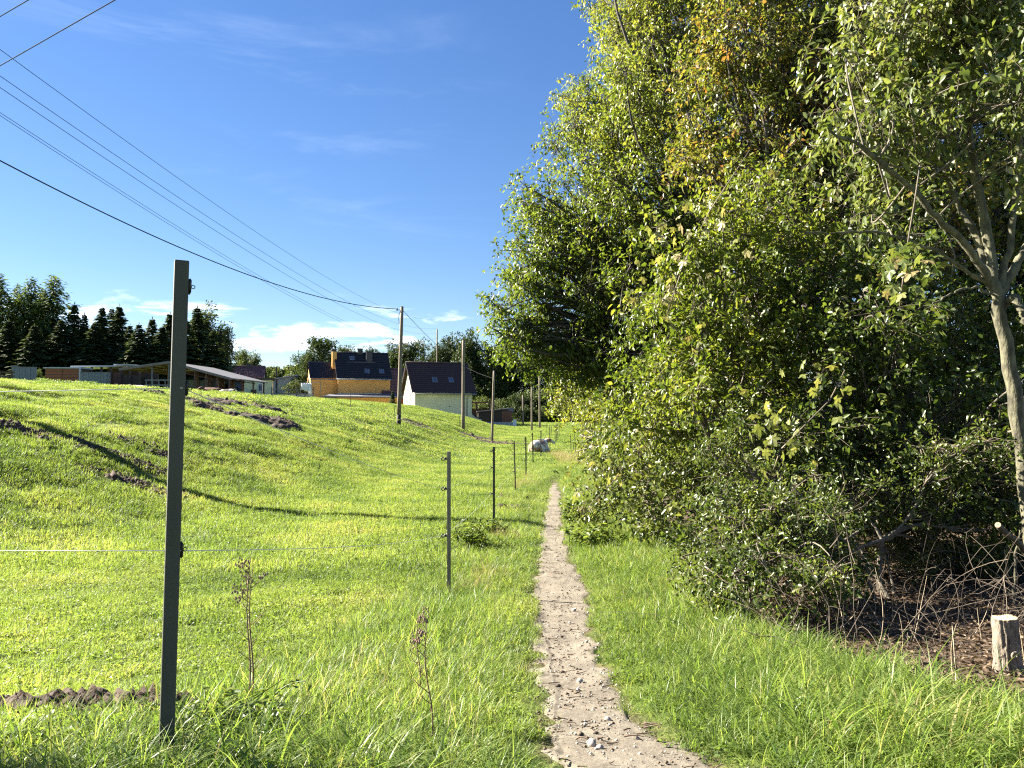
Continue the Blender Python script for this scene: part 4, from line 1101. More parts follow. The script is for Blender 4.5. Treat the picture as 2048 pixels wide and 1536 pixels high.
def farmyard():
    # open cattle shelter
    Y = 86
    def X(px): return (px - CX) / FPX * Y
    xl, xa, xr = X(237), X(336), X(462); zl, za, zr = at(237, 739, Y).z, at(336, 725, Y).z, at(462, 758, Y).z
    org = Vector((xa, Y, 0))
    t = thing('cattle_shelter', 'open cattle shelter with low pitched sheet roof on many thin posts', 'shelter', org)
    a, b = xl - xa, xr - xa
    D = 13
    m = MB(); m.prism([(a, zl), (0, za), (0, za + .12), (a, zl + .12)], 0, D); link('roof', m.mesh('roof', ROOFSHEET), t)
    m = MB(); m.prism([(0, za), (b, zr), (b, zr + .12), (0, za + .12)], 0, D); link('roof', m.mesh('roof', ROOFSHEET), t)
    m = MB(); m.prism([(a, zl - .12), (0, za - .12), (b, zr - .12), (b, zr + .14), (0, za + .16), (a, zl + .14)], -.06, -.005); link('fascia', m.mesh('fascia', ROOFSHEET), t)
    def rz(x): return za + (zl - za) * (x / a) if x < 0 else za + (zr - za) * (x / b)
    pm = {}
    for y in (.4, 4.4, 8.4, 12.4):
        for x in (a * .36, -.1, b * .22, b * .40, b * .58, b * .76, b * .95):
            zg = g1(xa + x, Y + y)
            k = round(rz(x) - zg, 1)
            m = MB(); m.box(-.075, .075, -.075, .075, zg - .3, rz(x) - .02)
            link('post', m.mesh('post', STEEL if (x < 0 and y < 1) else RUST), t, (x, y, 0))
    for y in (.4, 4.4, 8.4, 12.4):
        for (x0, x1) in ((a * .95, 0), (0, b * .97)):
            m = MB(); m.tube([(x0, y, rz(x0) - .1), (x1, y, rz(x1) - .1)], .075, 4); link('rafter', m.mesh('rafter', RUST), t)
        m = MB(); m.tube([(0, y, rz(0) - .9), (b * .8, y, rz(b * .8) - .5)], .05, 4); link('tie_beam', m.mesh('tie_beam', RUST), t)
    for x in np.linspace(a * .9, b * .93, 11):
        m = MB(); m.box(x - .05, x + .05, .1, D - .1, rz(x) - .10, rz(x) - .01); link('purlin', m.mesh('purlin', RUST), t)
    # feed rail at the shelter's left bay
    q = Vector((X(300), Y - .9, 0))
    t = thing('feed_barrier', 'grey steel feed barrier under the left end of the cattle shelter', 'railing', q)
    wd = X(362) - X(300)
    for k in range(6):
        x = wd * k / 5; zg = g1(q.x + x, q.y)
        m = MB(); m.box(-.05, .05, -.05, .05, zg - .2, 3.35); link('post', m.mesh('post', STEEL), t, (x, 0, 0))
    for z in (2.2, 2.75, 3.3):
        m = MB(); m.box(-.1, wd + .1, -.12, -.055, z - .07, z + .07); link('rail', m.mesh('rail', STEEL), t)
    q = Vector((X(336), Y + 9, 0))
    t = thing('water_trough', 'pale blue-grey feed wall behind the steel barrier in the shelter', 'trough', q)
    m = MB(); m.prism([(-2.2, 1.8), (2.0, 1.8), (2.2, 3.7), (-2.4, 3.7)], -.4, .4); link('tank', m.mesh('tank', BLUEGREY, bevel=.05), t)
    # white-roofed long shed
    Y2 = 97
    c = at(232, 748, Y2); c.z = 0
    t = thing('long_shed', 'long dark open-fronted shed with a white sheet roof edge', 'shed', c, RAD(2))
    w = 120 / FPX * Y2 / 2
    zt = at(232, 734, Y2).z
    m = MB(); m.box(-w * .55, w + .6, 2.0, 2.2, 1.5, zt - .1); link('back_wall', m.mesh('back_wall', DARKWOOD), t)
    m = MB(); m.prism([(-w * 1.25, zt - .15), (w * .2, zt - .05), (w * .2, zt + .12), (-w * 1.25, zt + .05)], -1.8, 2.6); link('roof', m.mesh('roof', WHITESHEET), t)
    m = MB(); m.prism([(w * .1, zt + .16), (w * .8, zt + .10), (w * .8, zt + .24), (w * .1, zt + .30)], -1.5, 2.6); link('roof', m.mesh('roof', WHITESHEET), t)
    for x in np.linspace(-w * .9, w * .95, 7):
        m = MB(); m.box(-.1, .1, -.1, .1, 2.0, zt - .05); link('post', m.mesh('post', DARKWOOD), t, (x, -1.5, 0))
    for k, (x0, x1) in enumerate(((-w * .1, w * .35), (w * .38, w * .95))):
        m = MB(); m.box(x0, x1, -1.2, -1.1, 2.0, zt - .75 - .3 * k); link('front_panel', m.mesh('front_panel', DARKWOOD if k else RUST), t)
    # brown shed
    Y3 = 92
    c = at(125, 750, Y3); c.z = 0
    t = thing('board_shed', 'reddish brown wooden shed with a thin flat roof at the edge of the yard', 'shed', c, RAD(3))
    w = 66 / FPX * Y3 / 2; zt = at(125, 736, Y3).z; zb = g1(c.x, c.y) - .3
    m = MB(); m.box(-w, w, -.0, 2.6, zb, zt - .06); link('wall', m.mesh('wall', DARKWOOD), t)
    nb = 7
    for k in range(nb):
        h = (zt - .1 - zb) / nb
        for x0, x1 in ((-w - .02, -.03), (.03, w + .02)):
            m = MB(); m.box(x0, x1, -.05, -.003, zb + k * h + .015, zb + (k + 1) * h - .015); link('board', m.mesh('board', BROWNWOOD), t)
    m = MB(); m.box(-w - .15, w + .2, -.25, 2.8, zt - .06, zt + .08); link('roof', m.mesh('roof', WHITESHEET), t)
    m = MB(); m.box(w + .03, w + .2, -.2, -.02, zb, zt - .06); link('downpipe', m.mesh('downpipe', WHITESHEET), t)
    # blue grey corrugated walls
    for px, py, wpx, hpx, Y4, lb in ((187, 754, 52, 18, 89, 'blue-grey corrugated container in front of the long shed'), (48, 745, 48, 21, 95, 'blue-grey panel wall standing alone left of the brown shed')):
        c = at(px, py, Y4); zt = at(px, py - hpx / 2, Y4).z; c.z = 0
        t = thing('panel_wall', lb, 'container', c, RAD(2))
        w = wpx / FPX * Y4; zb = g1(c.x, c.y) - .3
        n = 9
        for k in range(n):
            x = -w / 2 + w * k / n
            m = MB(); m.box(x + .012, x + w / n - .012, -.06 + .02 * (k % 2), .9 if px > 100 else .1, zb, zt - .05); link('panel', m.mesh('panel', BLUEGREY), t)
        m = MB(); m.box(-w / 2 - .05, w / 2 + .05, -.08, .92 if px > 100 else .12, zt - .05, zt + .05); link('top_rail', m.mesh('top_rail', STEEL), t)
        if px < 100:
            m = MB(); m.box(-w / 2 - .05, -w / 2 + .75, -.09, .1, zt + .05, zt + .22); link('raised_corner', m.mesh('raised_corner', STEEL), t)
    # rail fence at the far left
    c = at(10, 748, 90); c.z = 0
    t = thing('rail_fence', 'dark wooden rail fence at the left end of the farmyard', 'fence', c, 0)
    for x in (-2.0, -.6, .8):
        m = MB(); m.box(x - .07, x + .07, -.07, .07, 2.5, 4.6); link('post', m.mesh('post', DARKWOOD), t)
    for z in (3.95, 4.4):
        m = MB(); m.box(-2.4, 1.2, -.12, -.073, z - .08, z + .08); link('rail', m.mesh('rail', DARKWOOD), t)
farmyard()

# ------------------------------------------------------------------ cattle
def cow_mat(name, base, patch, amount):
    m = bpy.data.materials.new(name)
    nt, N, L, b, out = nodes_of(m)
    n = tex_noise(N, L, 1.5, 2, .5)
    r = ramp(N, [(amount - .02, patch), (amount + .02, base)])
    L.new(n.outputs['Fac'], r.inputs[0]); L.new(r.outputs[0], b.inputs['Base Color']); b.inputs['Roughness'].default_value = .8
    return m
def lying_cow(label, loc, rz, m, head_turn=0.0, scale=1.0):
    """resting cow, chest on the ground, legs folded; head toward +x"""
    t = thing('cow', label, 'cow', loc, rz, 'cattle resting in the pasture')
    t.scale = (scale,) * 3
    mb = MB()
    def loft(secs, n=14):
        V, F = [], []
        for (c, u, w, ru, rw) in secs:
            c, u, w = Vector(c), Vector(u), Vector(w)
            for k in range(n):
                a = 2 * math.pi * k / n; ca, sa = math.cos(a), math.sin(a)
                V.append(c + u * (ru * ca) + w * (rw * sa))
        for i in range(len(secs) - 1):
            for k in range(n): F.append((i * n + k, i * n + (k + 1) % n, (i + 1) * n + (k + 1) % n, (i + 1) * n + k))
        F.append(tuple(range(n))); F.append(tuple(reversed(range((len(secs) - 1) * n, len(secs) * n))))
        mb.add(V, F)
    Yv, Zv = (0, 1, 0), (0, 0, 1)
    loft([((-.98, 0, .42), Yv, Zv, .12, .16), ((-.90, 0, .44), Yv, Zv, .30, .32), ((-.65, 0, .44), Yv, Zv, .43, .42), ((-.25, 0, .43), Yv, Zv, .48, .43), ((.2, 0, .44), Yv, Zv, .44, .43), ((.55, 0, .46), Yv, Zv, .34, .42), ((.80, 0, .50), Yv, Zv, .22, .30), ((.92, 0, .55), Yv, Zv, .14, .2)])
    hd = Vector((math.cos(head_turn), math.sin(head_turn), 0)); side = Vector((-hd.y, hd.x, 0))
    n0 = Vector((.70, 0, .58)); n1 = n0 + hd * .20 + Vector((.03, 0, .22)); n2 = n1 + hd * .10 + Vector((0, 0, .06))
    up = Vector((-hd.x * .6, -hd.y * .6, .8)).normalized()
    loft([(n0, side, up, .19, .26), (n0.lerp(n1, .5), side, up, .15, .21), (n1, side, up, .13, .17), (n2, side, up, .10, .12)], 12)
    h0 = n2 + Vector((0, 0, .02)) - hd * .08; hup = Vector((hd.x * .45, hd.y * .45, .9)).normalized()
    loft([(h0, side, hup, .08, .08), (h0 + hd * .09 - Vector((0, 0, .03)), side, hup, .13, .135), (h0 + hd * .25 - Vector((0, 0, .12)), side, hup, .105, .11), (h0 + hd * .42 - Vector((0, 0, .22)), side, hup, .085, .085), (h0 + hd * .50 - Vector((0, 0, .27)), side, hup, .08, .06), (h0 + hd * .53 - Vector((0, 0, .29)), side, hup, .05, .035)], 12)
    for s in (-1, 1):
        e = h0 + side * (.10 * s) + Vector((0, 0, .05))
        mb.tube([e, e + side * (.10 * s) + Vector((0, 0, .0)), e + side * (.22 * s) + Vector((0, 0, -.04))], [.03, .055, .015], 6)
        mb.tube([h0 + side * (.07 * s) + Vector((0, 0, .10)), h0 + side * (.12 * s) + Vector((0, 0, .19)), h0 + side * (.10 * s) + hd * .05 + Vector((0, 0, .25))], [.03, .022, .01], 6)
        # folded hind leg: haunch, shank forward along the ground, hoof
        mb.tube([(-.62, .28 * s, .48), (-.42, .44 * s, .30), (-.22, .50 * s, .16)], [.22, .20, .12], 10)
        mb.tube([(-.22, .50 * s, .15), (-.55, .55 * s, .09), (-.30, .60 * s, .06), (-.12, .62 * s, .05)], [.11, .075, .06, .055], 8)
        mb.tube([(.50, .24 * s, .38), (.72, .30 * s, .16), (.86, .30 * s, .09)], [.16, .11, .08], 8)
        mb.tube([(.86, .30 * s, .09), (.62, .33 * s, .06), (.50, .34 * s, .05)], [.075, .06, .05], 8)
    mb.tube([(-.95, .0, .62), (-1.04, .03, .45), (-1.06, .10, .22), (-1.02, .16, .08)], [.04, .03, .022, .035], 6)
    mb.tube([(-.3, 0, .85), (.2, 0, .86), (.62, 0, .84)], [.05, .06, .09], 8)
    me = mb.mesh('body', m, True)
    o = link('body', me, t)
    rm = o.modifiers.new('merge', 'REMESH'); rm.mode = 'VOXEL'; rm.voxel_size = .03; rm.use_smooth_shade = True
    sm = o.modifiers.new('soften', 'SMOOTH'); sm.iterations = 4; sm.factor = .5
    eyes = MB()
    for s in (-1, 1):
        e = h0 + hd * .16 + side * (.115 * s) + Vector((0, 0, .0)); eyes.tube([e - side * (.012 * s), e + side * (.012 * s)], [.022, .012], 8)
    link('eyes', eyes.mesh('eyes', BLACK_PLASTIC, True), t)
    mz = MB(); e = h0 + hd * .52 - Vector((0, 0, .285)); mz.tube([e - hd * .03, e + hd * .025], [.066, .045], 10)
    link('muzzle', mz.mesh('muzzle', mat('cow_muzzle', (.45, .30, .25), (.35, .22, .18), 8, .6), True), t)
    return t
WHITE_COW = cow_mat('white_hide', (.58, .54, .48), (.46, .40, .32), .33)
TAN_COW = cow_mat('tan_white_hide', (.60, .55, .47), (.27, .16, .09), .47)
BROWN_COW = cow_mat('brown_hide', (.13, .055, .03), (.08, .035, .02), .4)
PIED_COW = cow_mat('pied_hide', (.62, .58, .52), (.045, .035, .03), .5)
def on_ground(px, Y):
    X = (px - CX) / FPX * Y; return (X, Y, g1(X, Y) - .02)
lying_cow('white and tan cow lying beside the path fence, seen from behind', on_ground(1079, 42.5), RAD(60), TAN_COW, RAD(-48), .82)
lying_cow('white cow lying on the hill, left half of the pair beside the long shed', on_ground(250, 76), RAD(170), WHITE_COW, 0, 1.0)
lying_cow('white cow lying close behind the other white one below the shelter', on_ground(279, 75), RAD(175), WHITE_COW, RAD(20), 1.0)
lying_cow('dark brown cow lying under the right side of the cattle shelter', on_ground(424, 84), RAD(185), BROWN_COW, 0, 1.15)
lying_cow('black and white cow lying right beside the brown cow', on_ground(455, 82), RAD(-10), PIED_COW, RAD(-30), .95)

# ------------------------------------------------------------------ trees and shrubs
def leaf_colours(name, dark, mid, light, odd, **k):
    return leaf_mat(name, [(0, dark), (.4, mid), (.72, light), (1, odd)], **k)
LEAF_CHERRY = leaf_colours('cherry_leaf', (.034, .060, .010), (.092, .136, .018), (.185, .212, .034), (.28, .26, .05), trans=.50, rough=.40)
LEAF_YELLOW = leaf_colours('yellowing_leaf', (.040, .068, .010), (.120, .160, .020), (.23, .24, .038), (.34, .29, .06), trans=.50, rough=.42)
LEAF_RUSSET = leaf_mat('russet_leaf', [(0, (.040, .062, .012)), (.35, (.115, .140, .022)), (.55, (.20, .20, .034)), (.74, (.26, .165, .042)), (1, (.27, .10, .035))], trans=.48, rough=.42)
LEAF_HEDGE = leaf_colours('hedge_leaf', (.022, .040, .010), (.072, .108, .018), (.165, .190, .038), (.28, .26, .07), trans=.46, rough=.38, spec=.5)
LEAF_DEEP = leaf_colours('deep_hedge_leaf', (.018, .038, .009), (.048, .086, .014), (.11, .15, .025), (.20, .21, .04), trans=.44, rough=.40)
LEAF_ASH = leaf_colours('pale_leaf', (.045, .065, .018), (.105, .138, .032), (.20, .215, .065), (.33, .30, .15), trans=.44, rough=.36, spec=.55)
LEAF_HOP = leaf_colours('vine_leaf', (.05, .075, .018), (.11, .145, .035), (.22, .23, .07), (.33, .25, .12), trans=.40, rough=.40, spec=.5)
NEEDLE = leaf_colours('spruce_needle', (.016, .028, .012), (.032, .052, .018), (.062, .085, .026), (.11, .13, .04), trans=.22, rough=.6, spec=.3)
LARCH = leaf_colours('larch_needle', (.024, .046, .018), (.050, .085, .028), (.090, .125, .036), (.14, .16, .05), trans=.35, rough=.6, spec=.3)
FARLEAF = leaf_colours('far_leaf', (.018, .032, .010), (.038, .060, .014), (.068, .092, .020), (.13, .13, .04), trans=.25, rough=.6, spec=.3)
FARPALE = leaf_colours('far_pale_leaf', (.040, .058, .020), (.080, .108, .030), (.13, .155, .045), (.20, .19, .08), trans=.3, rough=.6, spec=.3)

def E(px, py, rx, rz, Y, depth=None):
    c = at(px, py, Y); s = Y / FPX
    return (np.array(c), np.array([rx * s, depth if depth else min(rx, rz) * s * .9, rz * s]))
def crown_geo(ells, r, fork, rt, leafL, leafW, lai, boughs=12, k=14, clump=.30, shell=.45, near=False, droop=.3, spread=.9, tint0=.45, tintfn=None, zmin=None, twigr=.006, hubs=True, fill=0.0):
    """limbs reaching to boughs, twigs from boughs to sprigs, leaves along the sprigs"""
    limbP, limbR, twP, twR, LP, LD, LN, LT, LL = [], [], [], [], [], [], [], [], []
    larea = leafL * leafW * .6
    for (c, rad) in ells:
        N = lai * math.pi * rad[0] * rad[2] / larea
        nb = max(4, int(boughs))
        d = nrm(r.normal(size=(nb, 3))); q = r.random(nb) ** shell
        bc = c + d * q[:, None] * rad * .92
        if zmin is not None: bc[:, 2] = np.maximum(bc[:, 2], zmin(bc[:, 0], bc[:, 1]) + .05)
        hub = fork + (c - fork) * .62 if hubs else fork + r.normal(size=3) * .05
        if hubs:
            limbP.append(curve_pts(fork[None], hub[None], 8, .07, r)); limbR.append(np.linspace(rt * .75, rt * .38, 8)[None])
        limbP.append(curve_pts(np.repeat(hub[None], nb, 0), bc, 8, .12, r)); limbR.append(np.repeat(np.linspace(rt * (.34 if hubs else .6), max(rt * .06, twigr), 8)[None], nb, 0))
        ncl = max(nb, int(N / k))
        who = r.integers(0, nb, ncl)
        mr = float(rad.mean())
        cp = bc[who] + r.normal(size=(ncl, 3)) * clump * rad
        if fill:
            nf = int(ncl * fill); d2 = nrm(r.normal(size=(nf, 3))); cp[:nf] = c + d2 * (r.random(nf) ** .4)[:, None] * rad
        if zmin is not None: cp[:, 2] = np.maximum(cp[:, 2], zmin(cp[:, 0], cp[:, 1]) + r.uniform(.03, .25, ncl))
        out = nrm(cp - c)
        sd = nrm(out * .7 + r.normal(size=(ncl, 3)) * .7 - np.array([0, 0, droop]))
        sl = r.uniform(.6, 1.4, ncl) * leafL * spread * 4.2
        m = min(ncl, 2600)
        sel = r.permutation(ncl)[:m]
        # one twig runs from the bough into the sprig
        P = curve_pts(bc[who[sel]], cp[sel], 4, .16, r)
        P = np.concatenate([P, (cp[sel] + sd[sel] * sl[sel, None])[:, None]], 1)
        twP.append(P); twR.append(np.repeat(np.linspace(twigr, twigr * .35, 5)[None], m, 0))
        t = r.random((ncl, k)); 
        pos = cp[:, None] + sd[:, None] * (t * sl[:, None])[..., None] + r.normal(size=(ncl, k, 3)) * leafL * .55
        D = nrm(sd[:, None] * .55 + r.normal(size=(ncl, k, 3)) * .75 - np.array([0, 0, droop]))
        Nn = nrm(r.normal(size=(ncl, k, 3)) * .62 + np.array([-.55, .08, .70]))
        ct = tint0 + r.normal(0, .10, ncl) + (tintfn(cp, c, rad) if tintfn else 0)
        T = ct[:, None] + r.normal(0, .13, (ncl, k))
        LP.append(pos.reshape(-1, 3)); LD.append(D.reshape(-1, 3)); LN.append(Nn.reshape(-1, 3)); LT.append(T.ravel())
    LP, LD, LN, LT = map(np.concatenate, (LP, LD, LN, LT))
    if zmin is not None:
        keep = LP[:, 2] > zmin(LP[:, 0], LP[:, 1]); LP, LD, LN, LT = LP[keep], LD[keep], LN[keep], LT[keep]
    n = len(LP)
    V, F, q = leaf_geo(LP, LD, LN, r.uniform(.65, 1.3, n) * leafL, r.uniform(.7, 1.25, n) * leafW, r, near)
    return (V, F, np.repeat(np.clip(LT, 0, 1), q)), (limbP, limbR), (twP, twR)
def tubes_join(Ps, Rs, n):
    V, F, b = [], [], 0
    for P, R in zip(Ps, Rs):
        v, f = batch_tubes(P, R, n); V.append(v); F.append(f + b); b += len(v)
    return np.concatenate(V), np.concatenate(F)
def plant(name, label, cat, base, ells, material, leaf, lai=4.0, trunk_r=.08, fork_h=1.0, bark=BARK, seed=0, group=None, lean=(0, 0), trunk=True, multi=0, limbs=None, **kw):
    r = np.random.default_rng(seed + 500)
    base = np.array(base, float)
    t = thing(name, label, cat, tuple(base), 0, group)
    fork = base + np.array([lean[0], lean[1], fork_h])
    crown, (lp, lr), (tp, tr) = crown_geo(ells, r, fork, trunk_r, leaf[0], leaf[1], lai, near=leaf[2], **kw)
    def loc(V): return V - base
    if trunk:
        tr_pts = curve_pts(base[None] - np.array([[0, 0, .25]]), fork[None], 9, .05, r)
        Ps, Rs = [tr_pts], [np.linspace(trunk_r * 1.25, trunk_r * .85, 9)[None]]
        for s in range(multi):
            b2 = base + np.array([r.normal(0, .18), r.normal(0, .18), -.1]); f2 = fork + r.normal(size=3) * np.array([.5, .5, .2])
            Ps.append(curve_pts(b2[None], f2[None], 9, .08, r)); Rs.append(np.linspace(trunk_r * .7, trunk_r * .35, 9)[None])
        V, F = tubes_join(Ps, Rs, 10); link('trunk', mesh_np('trunk', loc(V), F, bark, True), t)
    if limbs is None:
        V, F = tubes_join(lp, lr, 6); o = link('limbs', mesh_np('limbs', loc(V), F, bark, True), t); o['kind'] = 'stuff'
    V, F = tubes_join(tp, tr, 3); o = link('twigs', mesh_np('twigs', loc(V), F, TWIG if bark is not BARK_DARK else BARK_DARK, False), t); o['kind'] = 'stuff'
    V, F, T = crown; o = link('crown', mesh_np('crown', loc(V), F, material, False, {'tint': T}), t); o['kind'] = 'stuff'
    return t
def gz(x, y): return ground(x, y, False)
def gpt(px, Y):
    X = (px - CX) / FPX * Y; return (X, Y, g1(X, Y))

def build_hedge():
    sunlit_top_tint = lambda cp, c, rad: .22 * np.clip((cp[:, 2] - 4.5) / 5, -1, 1)  # sunlit crown put into the leaf tint: lighter yellow-green with height
    # tall tree whose boughs droop over the path
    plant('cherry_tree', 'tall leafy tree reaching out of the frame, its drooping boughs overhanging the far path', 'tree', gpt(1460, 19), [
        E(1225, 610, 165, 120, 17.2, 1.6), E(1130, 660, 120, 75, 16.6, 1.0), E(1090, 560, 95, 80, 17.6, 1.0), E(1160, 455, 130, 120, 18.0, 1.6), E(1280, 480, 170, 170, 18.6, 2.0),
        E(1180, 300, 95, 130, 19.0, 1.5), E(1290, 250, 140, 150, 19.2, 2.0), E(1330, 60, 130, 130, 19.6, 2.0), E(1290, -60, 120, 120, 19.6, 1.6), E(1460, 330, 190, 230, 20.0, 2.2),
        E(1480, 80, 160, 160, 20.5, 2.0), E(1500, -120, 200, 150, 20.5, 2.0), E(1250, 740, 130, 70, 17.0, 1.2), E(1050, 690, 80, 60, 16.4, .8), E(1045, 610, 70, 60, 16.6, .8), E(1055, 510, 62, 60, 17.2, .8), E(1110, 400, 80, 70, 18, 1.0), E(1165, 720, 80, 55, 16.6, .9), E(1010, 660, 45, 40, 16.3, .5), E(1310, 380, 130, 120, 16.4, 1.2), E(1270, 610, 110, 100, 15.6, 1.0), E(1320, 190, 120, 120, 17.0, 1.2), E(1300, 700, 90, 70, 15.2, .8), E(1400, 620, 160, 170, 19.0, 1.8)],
        LEAF_CHERRY, (.098, .052, False), 2.3, .17, 3.0, BARK_DARK, seed=1, boughs=15, clump=.20, shell=.36, droop=.55, tint0=.50, tintfn=sunlit_top_tint, twigr=.008)
    # feathery pale crown sticking out at the top left of it
    plant('ash_tree', 'pale green feathery tree top showing behind the tall tree at the upper edge', 'tree', gpt(1330, 24), [
        E(1255, 60, 70, 75, 23, 1.2), E(1235, 175, 95, 60, 23, 1.2), E(1310, 130, 90, 110, 24, 1.5), E(1290, -30, 90, 80, 24, 1.5), E(1170, 215, 55, 40, 23, .8)],
        LEAF_YELLOW, (.10, .042, False), 2.2, .12, 6.0, BARK_DARK, seed=2, boughs=10, clump=.26, shell=.35, droop=.6, tint0=.50, twigr=.008)
    # russet-tinged tree in the middle
    plant('field_maple', 'tree with yellow-green leaves turning russet, in the middle of the hedge', 'tree', gpt(1640, 11.5), [
        E(1450, 260, 110, 110, 11.2, .9), E(1480, 100, 120, 110, 11.4, .9), E(1580, 30, 130, 120, 11.6, 1.0), E(1610, 220, 140, 130, 11.5, 1.1), E(1700, 120, 140, 150, 12, 1.2), E(1530, -70, 150, 90, 11.6, 1.0), E(1750, 330, 140, 140, 12, 1.2), E(1560, 380, 120, 110, 11.0, .9), E(1640, 450, 130, 100, 10.6, .8), E(1820, 200, 120, 140, 11.5, 1.0), E(1700, 250, 110, 110, 11.0, .8), E(1850, 20, 130, 110, 11.8, 1.0), E(1860, 450, 120, 100, 10.4, .8), E(1990, 400, 110, 110, 11.4, .8)],
        LEAF_RUSSET, (.082, .047, False), 2.9, .11, 2.2, BARK_DARK, seed=3, boughs=16, clump=.20, shell=.38, droop=.3, tint0=.40,
        tintfn=lambda cp, c, rad: .24 * np.clip(fbm(cp[:, 0] * .9, cp[:, 2] * .9, 71) - .45, -.5, .5) * 2.2, twigr=.007)
    plant('hawthorn', 'sunlit yellow-green thorn bush bulging toward the path at mid hedge', 'bush', gpt(1480, 9.4), [
        E(1410, 480, 110, 90, 9.0, .7), E(1370, 600, 110, 110, 8.9, .7), E(1480, 600, 130, 120, 9.0, .9), E(1340, 740, 110, 100, 9.3, .7), E(1440, 760, 130, 110, 8.8, .8), E(1560, 500, 130, 120, 9.4, .9), E(1590, 700, 130, 120, 8.8, .8), E(1290, 820, 90, 70, 9.8, .6), E(1500, 420, 100, 80, 9.6, .8)],
        LEAF_YELLOW, (.074, .044, True), 2.5, .045, 1.0, BARK, seed=4, boughs=17, clump=.20, shell=.40, droop=.25, tint0=.44, multi=6, hubs=True, zmin=gz, tintfn=lambda cp, c, rad: .35 * (fbm(cp[:, 0] * 1.3, cp[:, 2] * 1.3, 72) - .5), twigr=.0042)
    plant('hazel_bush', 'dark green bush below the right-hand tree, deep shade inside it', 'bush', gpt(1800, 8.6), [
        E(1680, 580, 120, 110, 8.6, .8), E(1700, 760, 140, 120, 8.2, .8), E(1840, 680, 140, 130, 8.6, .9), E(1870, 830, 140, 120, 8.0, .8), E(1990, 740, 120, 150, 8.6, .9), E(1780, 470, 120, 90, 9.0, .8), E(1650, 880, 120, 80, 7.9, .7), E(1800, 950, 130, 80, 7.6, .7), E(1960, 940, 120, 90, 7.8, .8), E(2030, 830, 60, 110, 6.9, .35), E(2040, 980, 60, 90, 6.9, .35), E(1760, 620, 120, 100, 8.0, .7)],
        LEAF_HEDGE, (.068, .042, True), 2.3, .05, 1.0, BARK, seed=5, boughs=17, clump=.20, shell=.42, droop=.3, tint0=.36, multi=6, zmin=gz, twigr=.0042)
    plant('dogwood_bush', 'low glossy bush spilling over the grass where the path bends, beside the far hedge edge', 'bush', gpt(1300, 11.8), [
        E(1260, 940, 85, 75, 11.2, .7), E(1210, 1000, 55, 45, 11.6, .45), E(1330, 900, 100, 80, 11.0, .8), E(1400, 960, 100, 90, 9.8, .8), E(1320, 1010, 100, 60, 10.2, .6), E(1220, 880, 60, 60, 13.5, .6)],
        LEAF_ASH, (.074, .048, True), 2.7, .03, .6, BARK, seed=6, boughs=16, clump=.20, shell=.42, droop=.3, tint0=.38, multi=5, zmin=gz, twigr=.004, tintfn=lambda cp, c, rad: .4 * (fbm(cp[:, 0] * 1.6, cp[:, 2] * 1.6, 73) - .5))
    plant('privet_bush', 'small-leaved dark bush bulging out over the tall grass at hedge foot', 'bush', gpt(1530, 7.2), [
        E(1480, 1060, 110, 90, 6.3, .5), E(1410, 1110, 80, 60, 6.6, .4), E(1560, 1010, 110, 90, 6.6, .6), E(1530, 1150, 100, 70, 5.5, .4), E(1620, 1050, 90, 80, 6.3, .5), E(1450, 1170, 80, 50, 5.8, .35), E(1620, 1150, 80, 50, 5.6, .35), E(1500, 900, 110, 70, 7.8, .6), E(1570, 935, 130, 110, 7.9, .8), E(1660, 970, 110, 100, 8.0, .7)],
        LEAF_HEDGE, (.038, .023, True), 2.8, .03, .5, BARK, seed=7, boughs=16, clump=.21, shell=.45, droop=.25, tint0=.40, multi=5, zmin=gz, twigr=.0032, tintfn=lambda cp, c, rad: .4 * (fbm(cp[:, 0] * 2, cp[:, 2] * 2, 74) - .5))
    plant('bramble_bush', 'sparse twiggy bramble in front of the black shade under the trees', 'bush', gpt(1760, 6.9), [
        E(1700, 1000, 110, 70, 7.1, .5), E(1840, 1010, 120, 70, 7.2, .6), E(1960, 1040, 90, 70, 7.2, .5), E(1640, 1130, 70, 50, 6.6, .4), E(1900, 900, 110, 60, 7.0, .5), E(1760, 1090, 110, 60, 7.6, .5), E(1920, 1110, 110, 60, 7.6, .5), E(2030, 1000, 80, 120, 7.6, .6)],
        LEAF_HEDGE, (.042, .026, True), 1.8, .022, .5, BARK, seed=8, boughs=12, clump=.30, shell=.6, droop=.2, tint0=.42, multi=6, zmin=gz, twigr=.0036)
    plant('elder_bush', 'pale yellow-green bush at the far end of the hedge under the drooping boughs', 'bush', gpt(1190, 27), [
        E(1140, 790, 45, 60, 26, 1.2), E(1175, 740, 60, 60, 26, 1.3), E(1190, 820, 50, 50, 24, 1.2), E(1225, 790, 60, 80, 23, 1.4), E(1215, 870, 45, 45, 20, .9), E(1240, 900, 45, 40, 17, .8)],
        LEAF_YELLOW, (.10, .06, False), 3.0, .06, 1.2, BARK, seed=9, boughs=11, clump=.28, shell=.45, tint0=.55, multi=4, zmin=gz, twigr=.008)
    plant('whitebeam_bush', 'bush with whitish green leaves just below the pale end of the hedge', 'bush', gpt(1225, 17), [
        E(1225, 905, 40, 40, 16, .6), E(1205, 945, 35, 30, 15.5, .5), E(1260, 870, 50, 50, 16, .7)],
        LEAF_ASH, (.075, .05, False), 3.0, .03, .5, BARK, seed=10, boughs=9, clump=.28, shell=.45, tint0=.55, multi=3, zmin=gz, twigr=.006)
